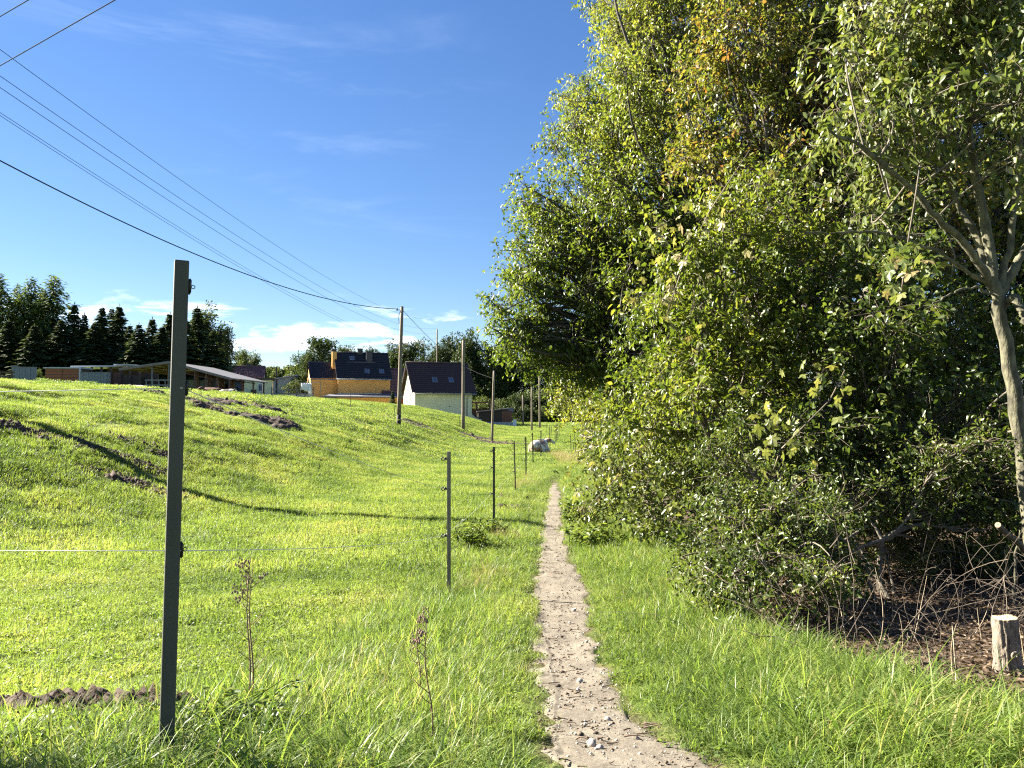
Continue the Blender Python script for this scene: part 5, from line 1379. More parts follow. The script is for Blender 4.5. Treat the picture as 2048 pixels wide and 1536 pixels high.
    # dense growth deeper in the hedge
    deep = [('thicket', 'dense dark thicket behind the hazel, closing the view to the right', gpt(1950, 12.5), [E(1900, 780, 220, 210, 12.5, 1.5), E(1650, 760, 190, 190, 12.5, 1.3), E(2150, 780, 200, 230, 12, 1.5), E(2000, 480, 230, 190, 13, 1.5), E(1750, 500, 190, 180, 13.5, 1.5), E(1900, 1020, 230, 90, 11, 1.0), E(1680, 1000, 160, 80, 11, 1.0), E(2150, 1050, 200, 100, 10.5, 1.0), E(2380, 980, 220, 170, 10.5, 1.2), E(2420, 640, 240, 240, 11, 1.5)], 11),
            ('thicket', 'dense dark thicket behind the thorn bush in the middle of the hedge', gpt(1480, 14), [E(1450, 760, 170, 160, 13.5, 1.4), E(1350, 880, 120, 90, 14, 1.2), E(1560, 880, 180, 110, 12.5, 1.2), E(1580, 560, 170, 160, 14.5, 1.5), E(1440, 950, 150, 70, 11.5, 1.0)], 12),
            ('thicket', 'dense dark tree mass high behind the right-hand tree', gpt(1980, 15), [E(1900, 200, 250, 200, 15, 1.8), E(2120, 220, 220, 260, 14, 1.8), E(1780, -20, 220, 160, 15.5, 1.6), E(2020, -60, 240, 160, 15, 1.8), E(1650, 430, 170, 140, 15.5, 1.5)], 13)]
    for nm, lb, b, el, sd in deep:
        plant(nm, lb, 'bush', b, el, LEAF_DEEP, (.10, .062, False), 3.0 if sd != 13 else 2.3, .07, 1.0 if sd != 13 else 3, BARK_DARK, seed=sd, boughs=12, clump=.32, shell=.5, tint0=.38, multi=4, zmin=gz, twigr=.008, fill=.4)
build_hedge()

def build_right_tree():
    """the near tree at the right edge, trunk and limbs traced limb by limb"""
    r = np.random.default_rng(77)
    base = np.array(gpt(2078, 6.6)); base[2] -= .1
    t = thing('willow_tree', 'near tree at the right edge with a forked lichen-spotted trunk and pale drooping leaves', 'tree', tuple(base))
    Yt = 6.5
    def P(pts, dY=0.0, Y0=Yt): return np.array([at(x, y, Y0 + dY * i / max(1, len(pts) - 1)) for i, (x, y) in enumerate(pts)])
    def resample(p, n):
        d = np.concatenate([[0], np.cumsum(np.linalg.norm(np.diff(p, axis=0), axis=1))]); s = np.linspace(0, d[-1], n)
        q = np.stack([np.interp(s, d, p[:, k]) for k in range(3)], -1)
        q[1:-1] += r.normal(size=(n - 2, 3)) * .006
        return q
    def tube_mesh(nm, p, r0, r1, n=24, sides=12):
        q = resample(p, n)
        R = np.linspace(r0, r1, n) * (1 + .10 * (vn(np.arange(n) * .7, np.zeros(n), int(r0 * 9999)) - .5))
        V, F = batch_tubes(q[None], R[None], sides)
        # knobbly bark
        V = V + (vn(V[:, 0] * 40 + V[:, 1] * 23, V[:, 2] * 22, 5) - .5)[:, None] * .012 * nrm(V - np.repeat(q, sides, 0))
        link(nm, mesh_np(nm, V - base, F, BARK_PALE, True), t)
        return q
    tr = [(2080, 1235), (2066, 1080), (2048, 930), (2032, 800), (2012, 690), (1993, 600), (1986, 566)]
    tube_mesh('trunk', P(tr), .066, .052)
    L = [('limb', [(1986, 572), (1980, 500), (1962, 405), (1942, 310), (1936, 220), (1924, 150), (1890, 55), (1870, -40)], .3, .044, .018),
         ('limb', [(1985, 575), (1960, 530), (1926, 482), (1869, 430), (1825, 377), (1764, 329), (1716, 288), (1660, 262)], -.5, .036, .012),
         ('limb', [(1990, 580), (1953, 470), (1915, 415), (1890, 330), (1850, 230), (1830, 120), (1790, -20)], .8, .033, .014),
         ('limb', [(1980, 570), (1930, 540), (1880, 505), (1817, 480), (1742, 462), (1650, 468), (1610, 466)], -.3, .020, .007),
         ('limb', [(2000, 575), (2020, 500), (2034, 380), (2040, 250), (2060, 90), (2070, -60)], .3, .030, .016),
         ('limb', [(2008, 610), (2030, 590), (2050, 640), (2100, 700)], -.3, .034, .024),
         ('limb', [(2000, 590), (2060, 480), (2110, 380), (2150, 250)], .4, .040, .018),
         ('limb', [(1986, 590), (1955, 575), (1920, 580), (1880, 600), (1850, 620)], -.4, .011, .004)]
    tips = []
    for nm, pts, dY, r0, r1 in L:
        q = tube_mesh(nm, P(pts, dY), r0, r1, 26, 9); tips.append(q)
    nodes = np.concatenate([q[6:] for q in tips])
    ells = [E(1900, 60, 110, 100, 6.3, .5), E(2010, 60, 110, 110, 6.3, .5), E(1800, 40, 100, 80, 6.4, .5), E(1990, 170, 90, 70, 6.0, .4), E(2055, 260, 45, 110, 5.9, .3), E(1870, 250, 90, 80, 6.6, .45),
            E(1760, 220, 80, 80, 6.3, .4), E(1730, 110, 80, 70, 6.8, .4), E(2000, -60, 140, 90, 6.2, .5), E(1830, -60, 130, 80, 6.4, .5), E(1730, 380, 80, 70, 7.0, .35), E(1790, 130, 90, 90, 7.0, .4), E(1680, 250, 70, 70, 7.1, .35)]
    (V, F, T), (lp, lr), (tp, tw) = crown_geo(ells, r, np.array(at(1985, 570, 6.5)), .02, .078, .043, 2.5, boughs=11, k=9, clump=.3, shell=.5, near=True, droop=.65, tint0=.48, twigr=.003, hubs=False,
                                            tintfn=lambda cp, c, rad: .3 * (fbm(cp[:, 0] * 2.5, cp[:, 2] * 2.5, 75) - .5))
    # start each minor limb on the nearest traced limb
    for A in lp:
        d = np.linalg.norm(nodes[None] - A[:, -1][:, None], axis=2).argmin(1); s = nodes[d]
        A += (s - A[:, 0])[:, None] * np.linspace(1, 0, A.shape[1])[None, :, None]
    lr = [np.clip(q, .003, .008) for q in lr]
    v, f = tubes_join(lp, lr, 5); o = link('limbs', mesh_np('limbs', v - base, f, BARK, True), t); o['kind'] = 'stuff'
    v, f = tubes_join(tp, tw, 3); o = link('twigs', mesh_np('twigs', v - base, f, TWIG), t); o['kind'] = 'stuff'
    o = link('crown', mesh_np('crown', V - base, F, LEAF_ASH, False, {'tint': T}), t); o['kind'] = 'stuff'
    # sawn-off low branch and slim sucker
    b = P([(2060, 1115), (2030, 1080), (1996, 1050)], -.4)
    tube_mesh('sawn_branch', b, .026, .022, 12, 8)
    e = Vector(b[-1]) - Vector(base); d = (Vector(b[-1]) - Vector(b[-2])).normalized()
    m = MB(); m.tube([e - d * .004, e + d * .004], .0225, 10); link('cut_face', m.mesh('cut_face', mat('cut_wood', (.36, .28, .18), (.27, .20, .12), 30, .9, spec=.1)), t)
    tube_mesh('sucker', P([(2030, 1232), (2028, 1170), (2034, 1110), (2040, 1060)], 0, 6.4), .012, .009, 14, 7)
build_right_tree()

def lobed_leaf(name, material, lobes=5, tint=.5):
    """a big maple- or hop-like leaf about one unit long, lying in xy"""
    tips = [(-150, .26), (-118, .50), (-58, .62), (0, .78), (58, .62), (118, .50), (150, .26)] if lobes == 5 else [(-145, .34), (-70, .55), (0, .80), (70, .55), (145, .34)]
    rim = []
    for k, (a, q) in enumerate(tips):
        if k:
            pa, pq = tips[k - 1]; na = math.radians((a + pa) / 2); nq = min(q, pq) * .66
            rim.append((.34 + nq * math.cos(na), nq * math.sin(na), .03))
        for da, f in ((-13, .80), (0, 1.0), (13, .80)):
            t_ = math.radians(a + da); rim.append((.34 + q * f * math.cos(t_), q * f * math.sin(t_), -.16 * (q * f) ** 2))
    n = len(rim) - 1
    V = [(0, 0, 0), (.34, 0, .05)] + rim
    F = [(1, i + 2, i + 3) for i in range(n)] + [(0, n + 2, 1), (0, 1, 2)]
    F = [tuple(reversed(f)) for f in F[:0]] + F
    me = mesh_py(name, V, F, material)
    a = me.attributes.new('tint', 'FLOAT', 'POINT'); a.data.foreach_set('value', np.full(len(V), tint, np.float32))
    return me
def hop_vine(label, stem, Yv, n, size, seed, spots=None, tints=(.35, .55, .75, .95), parent_name='hanging_vine', cat='vine'):
    r = random.Random(seed)
    pts = [at(x, y, Yv) for x, y in stem]
    org = pts[-1].copy()
    t = thing(parent_name, label, cat, org)
    m = MB(); m.tube([p - org for p in pts], [.006] * len(pts), 6); link('stem', m.mesh('stem', TWIG, True), t)
    meshes = [lobed_leaf('leaf', LEAF_HOP, 5 if i % 2 else 3, tints[i % len(tints)]) for i in range(6)]
    for i in range(n):
        if spots:
            x, y, sx, sy = spots[i % len(spots)]; p = at(r.gauss(x, sx), r.gauss(y, sy), Yv + r.gauss(-.05, .14))
        else:
            j = r.random() * (len(pts) - 1); k = min(int(j), len(pts) - 2); p = pts[k].lerp(pts[k + 1], j - k) + Vector((r.gauss(0, .07), r.gauss(0, .07), r.gauss(0, .05)))
        o = link('leaf', meshes[r.randrange(6)], t, p - org, (r.gauss(.0, .6), r.gauss(.9, .45), r.uniform(0, 6.28)))
        s = size * r.uniform(.6, 1.25); o.scale = (s, s, s)
    return t
def build_vines():
    hop_vine('long bare vine hanging from the right-hand tree, ending in a tuft of big lobed leaves', [(1840, 330), (1830, 400), (1818, 470), (1806, 560), (1800, 612)], 5.9, 46, .105, 1, [(1800, 500, 26, 14), (1812, 560, 24, 22), (1780, 545, 18, 18), (1840, 520, 22, 12)])
    hop_vine('climber with big pale leaves shining in the dark gap of the hedge', [(1690, 740), (1660, 800), (1610, 850), (1560, 900), (1530, 990)], 6.9, 70, .10, 2, [(1560, 800, 30, 40), (1600, 900, 40, 30), (1515, 860, 20, 40), (1650, 780, 30, 30), (1530, 960, 30, 30)], (.55, .7, .8, .6))
    hop_vine('yellow climber leaves scattered along the upper sunlit side of the thorn bush', [(1500, 300), (1420, 420), (1370, 520), (1330, 640), (1300, 700)], 8.2, 90, .10, 3, [(1400, 420, 40, 30), (1340, 480, 30, 30), (1320, 560, 25, 30), (1440, 540, 60, 50), (1620, 340, 80, 50), (1700, 560, 60, 30), (1380, 640, 40, 40)], (.7, .85, .8, .95))
    hop_vine('creeper with big leaves over the low bush beside the bend of the path', [(1290, 860), (1270, 900), (1230, 960), (1180, 1010)], 10.4, 70, .12, 4, [(1260, 890, 40, 30), (1190, 960, 30, 30), (1290, 960, 50, 40), (1380, 900, 50, 40)], (.6, .75, .85, .5))
build_vines()

def build_undergrowth():
    r = np.random.default_rng(91)
    # bare stems and dead twigs under the bushes
    n = 240
    x = r.uniform(1.7, 5.2, n); y = r.uniform(4.2, 8.0, n)
    k = under_hedge(x, y) > .3; x, y = x[k], y[k]; n = len(x)
    a = np.stack([x, y, ground(x, y)], -1)
    L_ = r.uniform(.25, 1.3, n); th = r.uniform(0, 2 * np.pi, n); up = r.random(n) ** 2 * .9 + .05
    b = a + np.stack([np.cos(th) * (1 - up * .6), np.sin(th) * (1 - up * .6), up], -1) * L_[:, None]
    P = curve_pts(a, b, 7, .07, r) + np.cumsum(r.normal(size=(n, 7, 3)) * .012, 1)
    R = np.linspace(1, .35, 7)[None] * r.uniform(.0012, .0034, n)[:, None]
    V, F = batch_tubes(P, R, 4)
    nb = 700
    s = r.integers(0, n, nb); q = r.integers(2, 6, nb)
    a2 = P[s, q]; b2 = a2 + r.normal(size=(nb, 3)) * .22 + np.array([0, 0, .05])
    V2, F2 = batch_tubes(curve_pts(a2, b2, 5, .15, r), np.repeat(np.linspace(.0022, .001, 5)[None], nb, 0), 3)
    me = mesh_np('dead_twigs', np.concatenate([V, V2]), np.concatenate([F, F2 + len(V)]), TWIG)
    tag(link('dead_twigs', me), 'bare dead stems and twigs in the shade under the hedge', kind='stuff')
    # brown leaf litter
    n = 24000
    x = r.uniform(1.5, 6.0, n); y = 2.5 + r.random(n) ** 1.3 * 6.5
    k = under_hedge(x, y) > .25; x, y = x[k], y[k]; n = len(x)
    P = np.stack([x, y, ground(x, y) + r.uniform(.0, .035, n)], -1)
    a = r.uniform(0, 2 * np.pi, n); D = nrm(np.stack([np.cos(a), np.sin(a), r.normal(0, .35, n)], -1))
    Nn = nrm(np.stack([r.normal(0, .5, n), r.normal(0, .5, n), np.ones(n)], -1))
    V, F, q = leaf_geo(P, D, Nn, r.uniform(.018, .05, n), r.uniform(.010, .028, n), r, True, .6, .25)
    LIT = leaf_mat('leaf_litter', [(0, (.035, .024, .016)), (.5, (.11, .072, .046)), (.85, (.22, .155, .10)), (1, (.34, .27, .18))], trans=.12, rough=.7, spec=.3)
    me = mesh_np('leaf_litter', V, F, LIT, False, {'tint': np.repeat(np.clip(r.normal(.45, .25, n), 0, 1), q)})
    tag(link('leaf_litter', me), 'dry brown leaves covering the ground under the hedge', kind='stuff')
    # thin dry wands standing up from the litter
    n = 34
    x = r.uniform(1.6, 4.2, n); y = r.uniform(3.2, 6.0, n); k = under_hedge(x, y) > .1; x, y = x[k], y[k]; n = len(x)
    a = np.stack([x, y, ground(x, y)], -1); b = a + np.stack([r.normal(0, .12, n), r.normal(0, .12, n), r.uniform(.12, .5, n)], -1)
    V, F = batch_tubes(curve_pts(a, b, 6, .06, r), np.repeat(np.linspace(.003, .0014, 6)[None], n, 0), 4)
    tag(link('dry_stems', mesh_np('dry_stems', V, F, mat('straw_stem', (.50, .40, .27), (.34, .26, .17), 8, .8))), 'thin dry stems standing at the edge of the leaf litter', kind='stuff')
build_undergrowth()

# ------------------------------------------------------------------ distant trees
def needle_mesh(h, rad, r, kind):
    P, D, Nn, Ln, Wd, T = [], [], [], [], [], []
    nw = 44 if kind == 'spruce' else 36
    for i in range(nw):
        f = (i + r.random() * .6) / nw
        z = h * (.04 + .95 * f) if kind == 'spruce' else h * (.16 + .83 * f)
        R = rad * ((1 - f) ** 1.0 * (.75 + .4 * r.random()) + .02) if kind == 'spruce' else rad * (math.sin(math.pi * min(1, .30 + .70 * f)) ** .8 * (.55 + .6 * r.random()) + .05)
        nbr = r.integers(7, 11) if kind == 'spruce' else r.integers(6, 10)
        a0 = r.random() * 6.28
        for b in range(nbr):
            a = a0 + 6.28 * b / nbr + r.normal(0, .25); Rb = R * r.uniform(.65, 1.15)
            ns = max(2, int(Rb / (.34 if kind == 'spruce' else .30)))
            for s in range(ns):
                q = (s + .4) / ns; rr = Rb * q
                zz = z - (.28 * rr * q if kind == 'spruce' else -.16 * rr) + r.normal(0, .07)
                for side in ((-.8, 0, .8) if kind == 'spruce' else (-.9, .9)):
                    aa = a + side * r.uniform(.4, 1.0)
                    P.append((rr * math.cos(a), rr * math.sin(a), zz + (0 if kind == 'spruce' else r.normal(0, .3)))); D.append((math.cos(aa), math.sin(aa), -.30 - .3 * r.random() if kind == 'spruce' else r.normal(-.35, .5)))
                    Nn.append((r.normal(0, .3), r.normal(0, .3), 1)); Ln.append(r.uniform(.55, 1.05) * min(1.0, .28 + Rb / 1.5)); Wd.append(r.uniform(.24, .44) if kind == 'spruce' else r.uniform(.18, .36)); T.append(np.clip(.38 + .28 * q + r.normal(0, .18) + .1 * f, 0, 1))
    n = 10
    P.append((0, 0, h * .97)); D.append((0.05, 0, 1)); Nn.append((1, 0, 0)); Ln.append(.9); Wd.append(.14); T.append(.6)
    V, F, q = leaf_geo(np.array(P), nrm(np.array(D)), nrm(np.array(Nn)), np.array(Ln), np.array(Wd), r, False, .2, .1)
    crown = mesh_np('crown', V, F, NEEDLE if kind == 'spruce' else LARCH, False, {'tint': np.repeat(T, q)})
    m = MB(); m.tube([(0, 0, -1), (.02, 0, h * .5), (0, 0, h * .97)], [h * .016, h * .009, .02], 8)
    return crown, m.mesh('trunk', BARK_DARK, True)
def broad_mesh(h, rad, r, material, nl=5200, leafs=.42, narrow=1.0):
    ells = []
    for i in range(14):
        a = r.random() * 6.28; q = math.sqrt(r.random()) * .75 * rad; z = h * r.uniform(.16, .86)
        taper = 1.0 - .45 * max(0, z / h - .55) / .45
        ells.append((np.array([q * math.cos(a) * taper, q * math.sin(a) * taper, z]), np.array([rad * r.uniform(.42, .68) * taper, rad * r.uniform(.42, .68) * taper, h * r.uniform(.12, .20) * narrow])))
    ells.append((np.array([0, 0, h * .84]), np.array([rad * .42, rad * .42, h * .16])))
    (V, F, T), (lp, lr), (tp, tr) = crown_geo(ells, r, np.array([0, 0, h * .28]), h * .014, leafs, leafs * .7, 3.6, boughs=10, k=8, clump=.28, shell=.4, near=False, droop=.2, tint0=.42, twigr=.02, spread=.35)
    crown = mesh_np('crown', V, F, material, False, {'tint': T})
    lp.append(curve_pts(np.array([[0, 0, -1.0]]), np.array([[0, 0, h * .30]]), 8, .03, r)); lr.append(np.linspace(h * .02, h * .014, 8)[None])
    v, f = tubes_join(lp, lr, 5)
    return crown, mesh_np('trunk', v, f, BARK_DARK, True)
def build_far_trees():
    r = np.random.default_rng(5)
    def put(name, label, meshes, px, topy, Y, h0, group, cat='tree', zbase=None, wide=1.0):
        X = (px - CX) / FPX * Y; z = g1(X, Y) if zbase is None else zbase
        zt = at(px, topy, Y).z
        s = (zt - z) / h0
        t = thing(name, label, cat, (X, Y, z), r.uniform(0, 6.28), group)
        t.scale = (s * wide, s * wide, s)
        o = link('trunk', meshes[1], t); o2 = link('crown', meshes[0], t); o2['kind'] = 'stuff'
    sp = [needle_mesh(14, 3.1, np.random.default_rng(40 + i), 'spruce') for i in range(4)]
    la = [needle_mesh(20, 3.6, np.random.default_rng(50 + i), 'larch') for i in range(3)]
    ga, gb, gc = 'conifers behind the farmyard', 'tall larches at the left edge', 'broad-leaved trees behind the meadow'
    for i, (px, ty, Y, w, lb) in enumerate(((-8, 548, 130, 1.1, 'tall dark larch cut by the left edge of the picture'), (30, 568, 134, .8, 'tall green larch, second from the left edge'), (58, 556, 132, 1.0, 'tall airy larch in the middle of the left group'), (103, 551, 131, 1.15, 'tallest larch, right end of the left group, before the cloud'), (80, 580, 140, .8, 'thin larch half hidden between two taller ones'))):
        put('larch_tree', lb, la[i % 3], px, ty, Y, 20, gb, wide=w * 1.3)
    for i, (px, ty, Y, w, lb) in enumerate(((146, 607, 132, .95, 'dark spruce with a pointed tip right of the larches'), (166, 628, 128, 1.0, 'lower spruce leaning over the brown shed'), (201, 613, 134, 1.1, 'dark spruce behind the brown shed roof'), (221, 616, 137, 1.0, 'narrow spruce behind the left end of the long shed'), (236, 611, 133, 1.1, 'tall spruce behind the middle of the long shed'),
                                        (258, 650, 128, 1.25, 'lower spruce behind the right end of the long shed'), (302, 636, 134, 1.25, 'broad spruce behind the left slope of the cattle shelter'), (280, 668, 126, 1.3, 'low spruce filling the gap left of the cattle shelter'), (338, 626, 136, 1.2, 'spruce partly hidden by the near corner post'), (392, 614, 132, 1.15, 'dark spruce directly right of the near corner post'), (372, 640, 126, 1.2, 'lower spruce behind the cattle shelter roof ridge'),
                                        (120, 640, 124, 1.5, 'low dark spruce in front of the larches'), (188, 644, 124, 1.5, 'low dark spruce between brown shed and long shed'), (276, 648, 123, 1.5, 'low dark spruce between the long shed and the cattle shelter'), (322, 652, 124, 1.5, 'low dark spruce above the shelter roof'), (425, 660, 125, 1.3, 'low spruce above the right end of the shelter'),
                                        (14, 640, 124, 1.5, 'low dark spruce under the leftmost larches'), (66, 650, 122, 1.5, 'low dark spruce behind the panel wall'))):
        put('spruce_tree', lb, sp[i % 4], px, ty, Y, 14, ga, wide=w * 1.45)
    fa = [broad_mesh(17, 5.6, np.random.default_rng(60 + i), FARLEAF) for i in range(4)]
    fp = [broad_mesh(14, 3.6, np.random.default_rng(70 + i), FARPALE, leafs=.38) for i in range(2)]
    put('birch_tree', 'greener birch rising beside the dark spruce right of the near post', fp[0], 416, 614, 138, 14, gc, wide=.85)
    put('birch_tree', 'birch at the right flank of the conifers', fp[1], 442, 652, 136, 14, gc, wide=.8)
    for i, (m, px, ty, Y, w, lb) in enumerate(((fp[0], 484, 697, 185, .9, 'pale birch above the red tiled roof'), (fp[1], 507, 706, 190, 1.0, 'thin pale tree right of the birch above the tiled roof'), (fa[0], 636, 674, 172, .82, 'round bushy tree standing left behind the orange house'), (fa[1], 612, 705, 168, .6, 'lower shoulder of trees left of the orange house'), (fa[2], 690, 690, 200, .8, 'tree tops above the orange house roof'), (fa[3], 735, 700, 205, .8, 'distant tree top behind the orange chimney'),
                                           (fa[1], 800, 690, 178, .7, 'tree between the orange and the cream house'), (fa[0], 836, 680, 176, .62, 'tree rising behind the cream house ridge at its left end'), (fa[2], 872, 688, 172, .62, 'tree behind the middle of the cream house ridge'), (fa[3], 908, 678, 176, .62, 'tree behind the right end of the cream house ridge'), (fa[1], 948, 672, 170, .66, 'dark tallest tree right of the cream house'),
                                           (fa[0], 985, 690, 168, .62, 'dark tree behind the slim leaning pole'), (fa[3], 1022, 690, 172, .66, 'tree behind the far meadow, left of the distant poles'), (fa[2], 1062, 706, 168, .66, 'tree behind the distant poles'), (fa[1], 1105, 700, 170, .7, 'tree behind the meadow under the drooping boughs'), (fa[0], 1160, 705, 172, .8, 'tree behind the meadow at the hedge edge'), (fa[2], 1220, 700, 176, .8, 'tree behind the meadow hidden by the hedge end'),
                                           (fa[3], 925, 725, 160, .6, 'lower dark tree right behind the cream house gable'), (fa[2], 770, 712, 190, .6, 'tree directly right of the orange roof'))):
        put('birch_tree' if m in fp else 'broadleaf_tree', lb, m, px, ty, Y, 14 if m in fp else 17, gc, wide=w * (1.0 if m in fp else 1.35))
    bu = [broad_mesh(5.0, 3.2, np.random.default_rng(80 + i), FARPALE if i != 2 else FARLEAF, leafs=.28) for i in range(3)]
    for i, (px, ty, Y, w, lb) in enumerate(((962, 792, 138, 1.0, 'grey-green willow bush right of the cream house'), (1002, 800, 150, 1.0, 'bush behind the dark garden shed'), (1038, 788, 150, 1.1, 'olive bush behind the round sign'), (1070, 778, 152, 1.1, 'olive bush behind the middle distant pole'), (1102, 782, 150, 1.1, 'olive bush right of the distant poles'), (1134, 784, 152, 1.1, 'grey-green bush at the meadow edge beside the thick dark pole'), (1170, 790, 152, 1.1, 'dark bush at the meadow edge below the hedge leaves'), (1205, 795, 152, 1.1, 'bush at the end of the far meadow'), (1050, 812, 146, 1.0, 'low bush at the far meadow edge'), (1085, 815, 146, 1.0, 'low bush at the far meadow edge beside the taller olive ones'), (1122, 815, 146, 1.0, 'low dark bush at the foot of the thick dark pole'), (1160, 815, 146, 1.2, 'low dark bush under the drooping leaves at the meadow edge'))):
        put('bush', lb, bu[i % 3], px, ty, Y, 5.0, 'bushes along the far meadow edge', 'bush', wide=w)
    for i, (px, ty, Y, w, lb) in enumerate(((590, 760, 140, .9, 'dark shrubs left of the orange house wall'), (578, 752, 150, .9, 'shrubs behind the pale hall'), (607, 745, 145, .8, 'shrub at the corner of the orange wing'), (76, 738, 100, .5, 'sunlit shrub between panel wall and brown shed'))):
        put('bush', lb, bu[i % 3], px, ty, Y, 5.0, 'shrubs around the houses', 'bush', wide=w)
    t_ = needle_mesh(3, .9, np.random.default_rng(95), 'spruce')
    put('fir_tree', 'small dark garden fir between the orange and cream houses', sp[1], 785, 782, 108, 14, None, wide=1.4)
    # wooded skyline beyond everything
    VV, FF, TT, b = [], [], [], 0
    for i in range(46):
        px = 440 + i * 9.2 + r.uniform(-3, 3); Yd = 300 + r.uniform(-20, 20)
        X = (px - CX) / FPX * Yd; z = g1(X, Yd); H = at(px, 724 + r.uniform(-9, 9), Yd).z - z
        n = 900; d = nrm(r.normal(size=(n, 3))) * (r.random(n) ** .4)[:, None]
        c = np.array([X, Yd, z + H * .52]); rd = np.array([3.6, 3.6, H * .5]); P = c + d * rd * (1 - .35 * np.clip(d[:, 2:3], 0, 1))
        V, F, q = leaf_geo(P, nrm(r.normal(size=(n, 3))), nrm(d + r.normal(size=(n, 3)) * .5), r.uniform(.6, 1.1, n), r.uniform(.5, .8, n), r, False)
        VV.append(V); FF.append(F + b); TT.append(np.repeat(np.clip(r.normal(.45, .15, n), 0, 1), q)); b += len(V)
    tag(link('distant_wood', mesh_np('distant_wood', np.concatenate(VV), np.concatenate(FF), FARPALE, False, {'tint': np.concatenate(TT)})), 'far wood closing the skyline between the conifers and the houses', kind='stuff')
build_far_trees()

# ------------------------------------------------------------------ small things close by
def build_stump():
    z = g1(2.79, 4.4)
    q = on_ground(2006, 4.12)
    t = thing('tree_stump', 'freshly sawn grey-barked stump leaning slightly at the right edge of the hedge', 'stump', q)
    t.rotation_euler = (RAD(3), RAD(-5), 0)
    n, m = 56, 26
    H = .312
    a = np.arange(n) * 2 * np.pi / n; zz = np.linspace(-.12, H, m)
    A, Z = np.meshgrid(a, zz)
    rr = .052 + .020 * np.exp(-np.maximum(Z, 0) / .06) + .006 * np.cos(2 * A + .5)
    ridge = np.abs(np.sin(A * 9 + 2.2 * vn(np.cos(A) * 2 + 5, Z * 9, 3) + Z * 3)) ** .6
    rr = rr + (ridge - .6) * .011 + (vn(np.cos(A) * 14 + 20, Z * 55 + np.sin(A) * 14, 6) - .5) * .009
    V = np.stack([rr * np.cos(A), rr * np.sin(A), Z], -1).reshape(-1, 3)
    i = np.arange(n * m).reshape(m, n); nx = np.roll(i, -1, 1)
    F = np.stack([i[:-1], nx[:-1], nx[1:], i[1:]], -1).reshape(-1, 4)
    STB = mat('stump_bark', (.30, .25, .185), (.10, .08, .06), 22, .9, .8, 60, stretch=(1, 1, .3))
    link('bark', mesh_np('bark', V, F, STB, True), t)
    mb = MB(); rim = [(rr[-1, k] * math.cos(a[k]) * .985, rr[-1, k] * math.sin(a[k]) * .985, H - .002 + .004 * math.sin(3 * a[k])) for k in range(n)]
    mb.add([(0, 0, H + .004)] + rim, [(0, k + 1, (k + 1) % n + 1) for k in range(n)])
    cw = bpy.data.materials.new('sawn_face'); nt, N, L, b, out = nodes_of(cw)
    wv = N.new('ShaderNodeTexWave'); wv.wave_type = 'RINGS'; wv.rings_direction = 'Z'; wv.inputs['Scale'].default_value = 38; wv.inputs['Distortion'].default_value = 2.5
    L.new(N.new('ShaderNodeTexCoord').outputs['Object'], wv.inputs['Vector'])
    rp = ramp(N, [(.2, (.50, .36, .20)), (.8, (.68, .54, .34))]); L.new(wv.outputs['Fac'], rp.inputs[0]); L.new(rp.outputs[0], b.inputs['Base Color']); b.inputs['Roughness'].default_value = .8
    link('sawn_face', mb.mesh('sawn_face', cw), t)
    mb = MB(); mb.torus((-.005, -.073, .135), .016, .007, 'y', 12, 6); o = link('knot', mb.mesh('knot', STB, True), t)
build_stump()

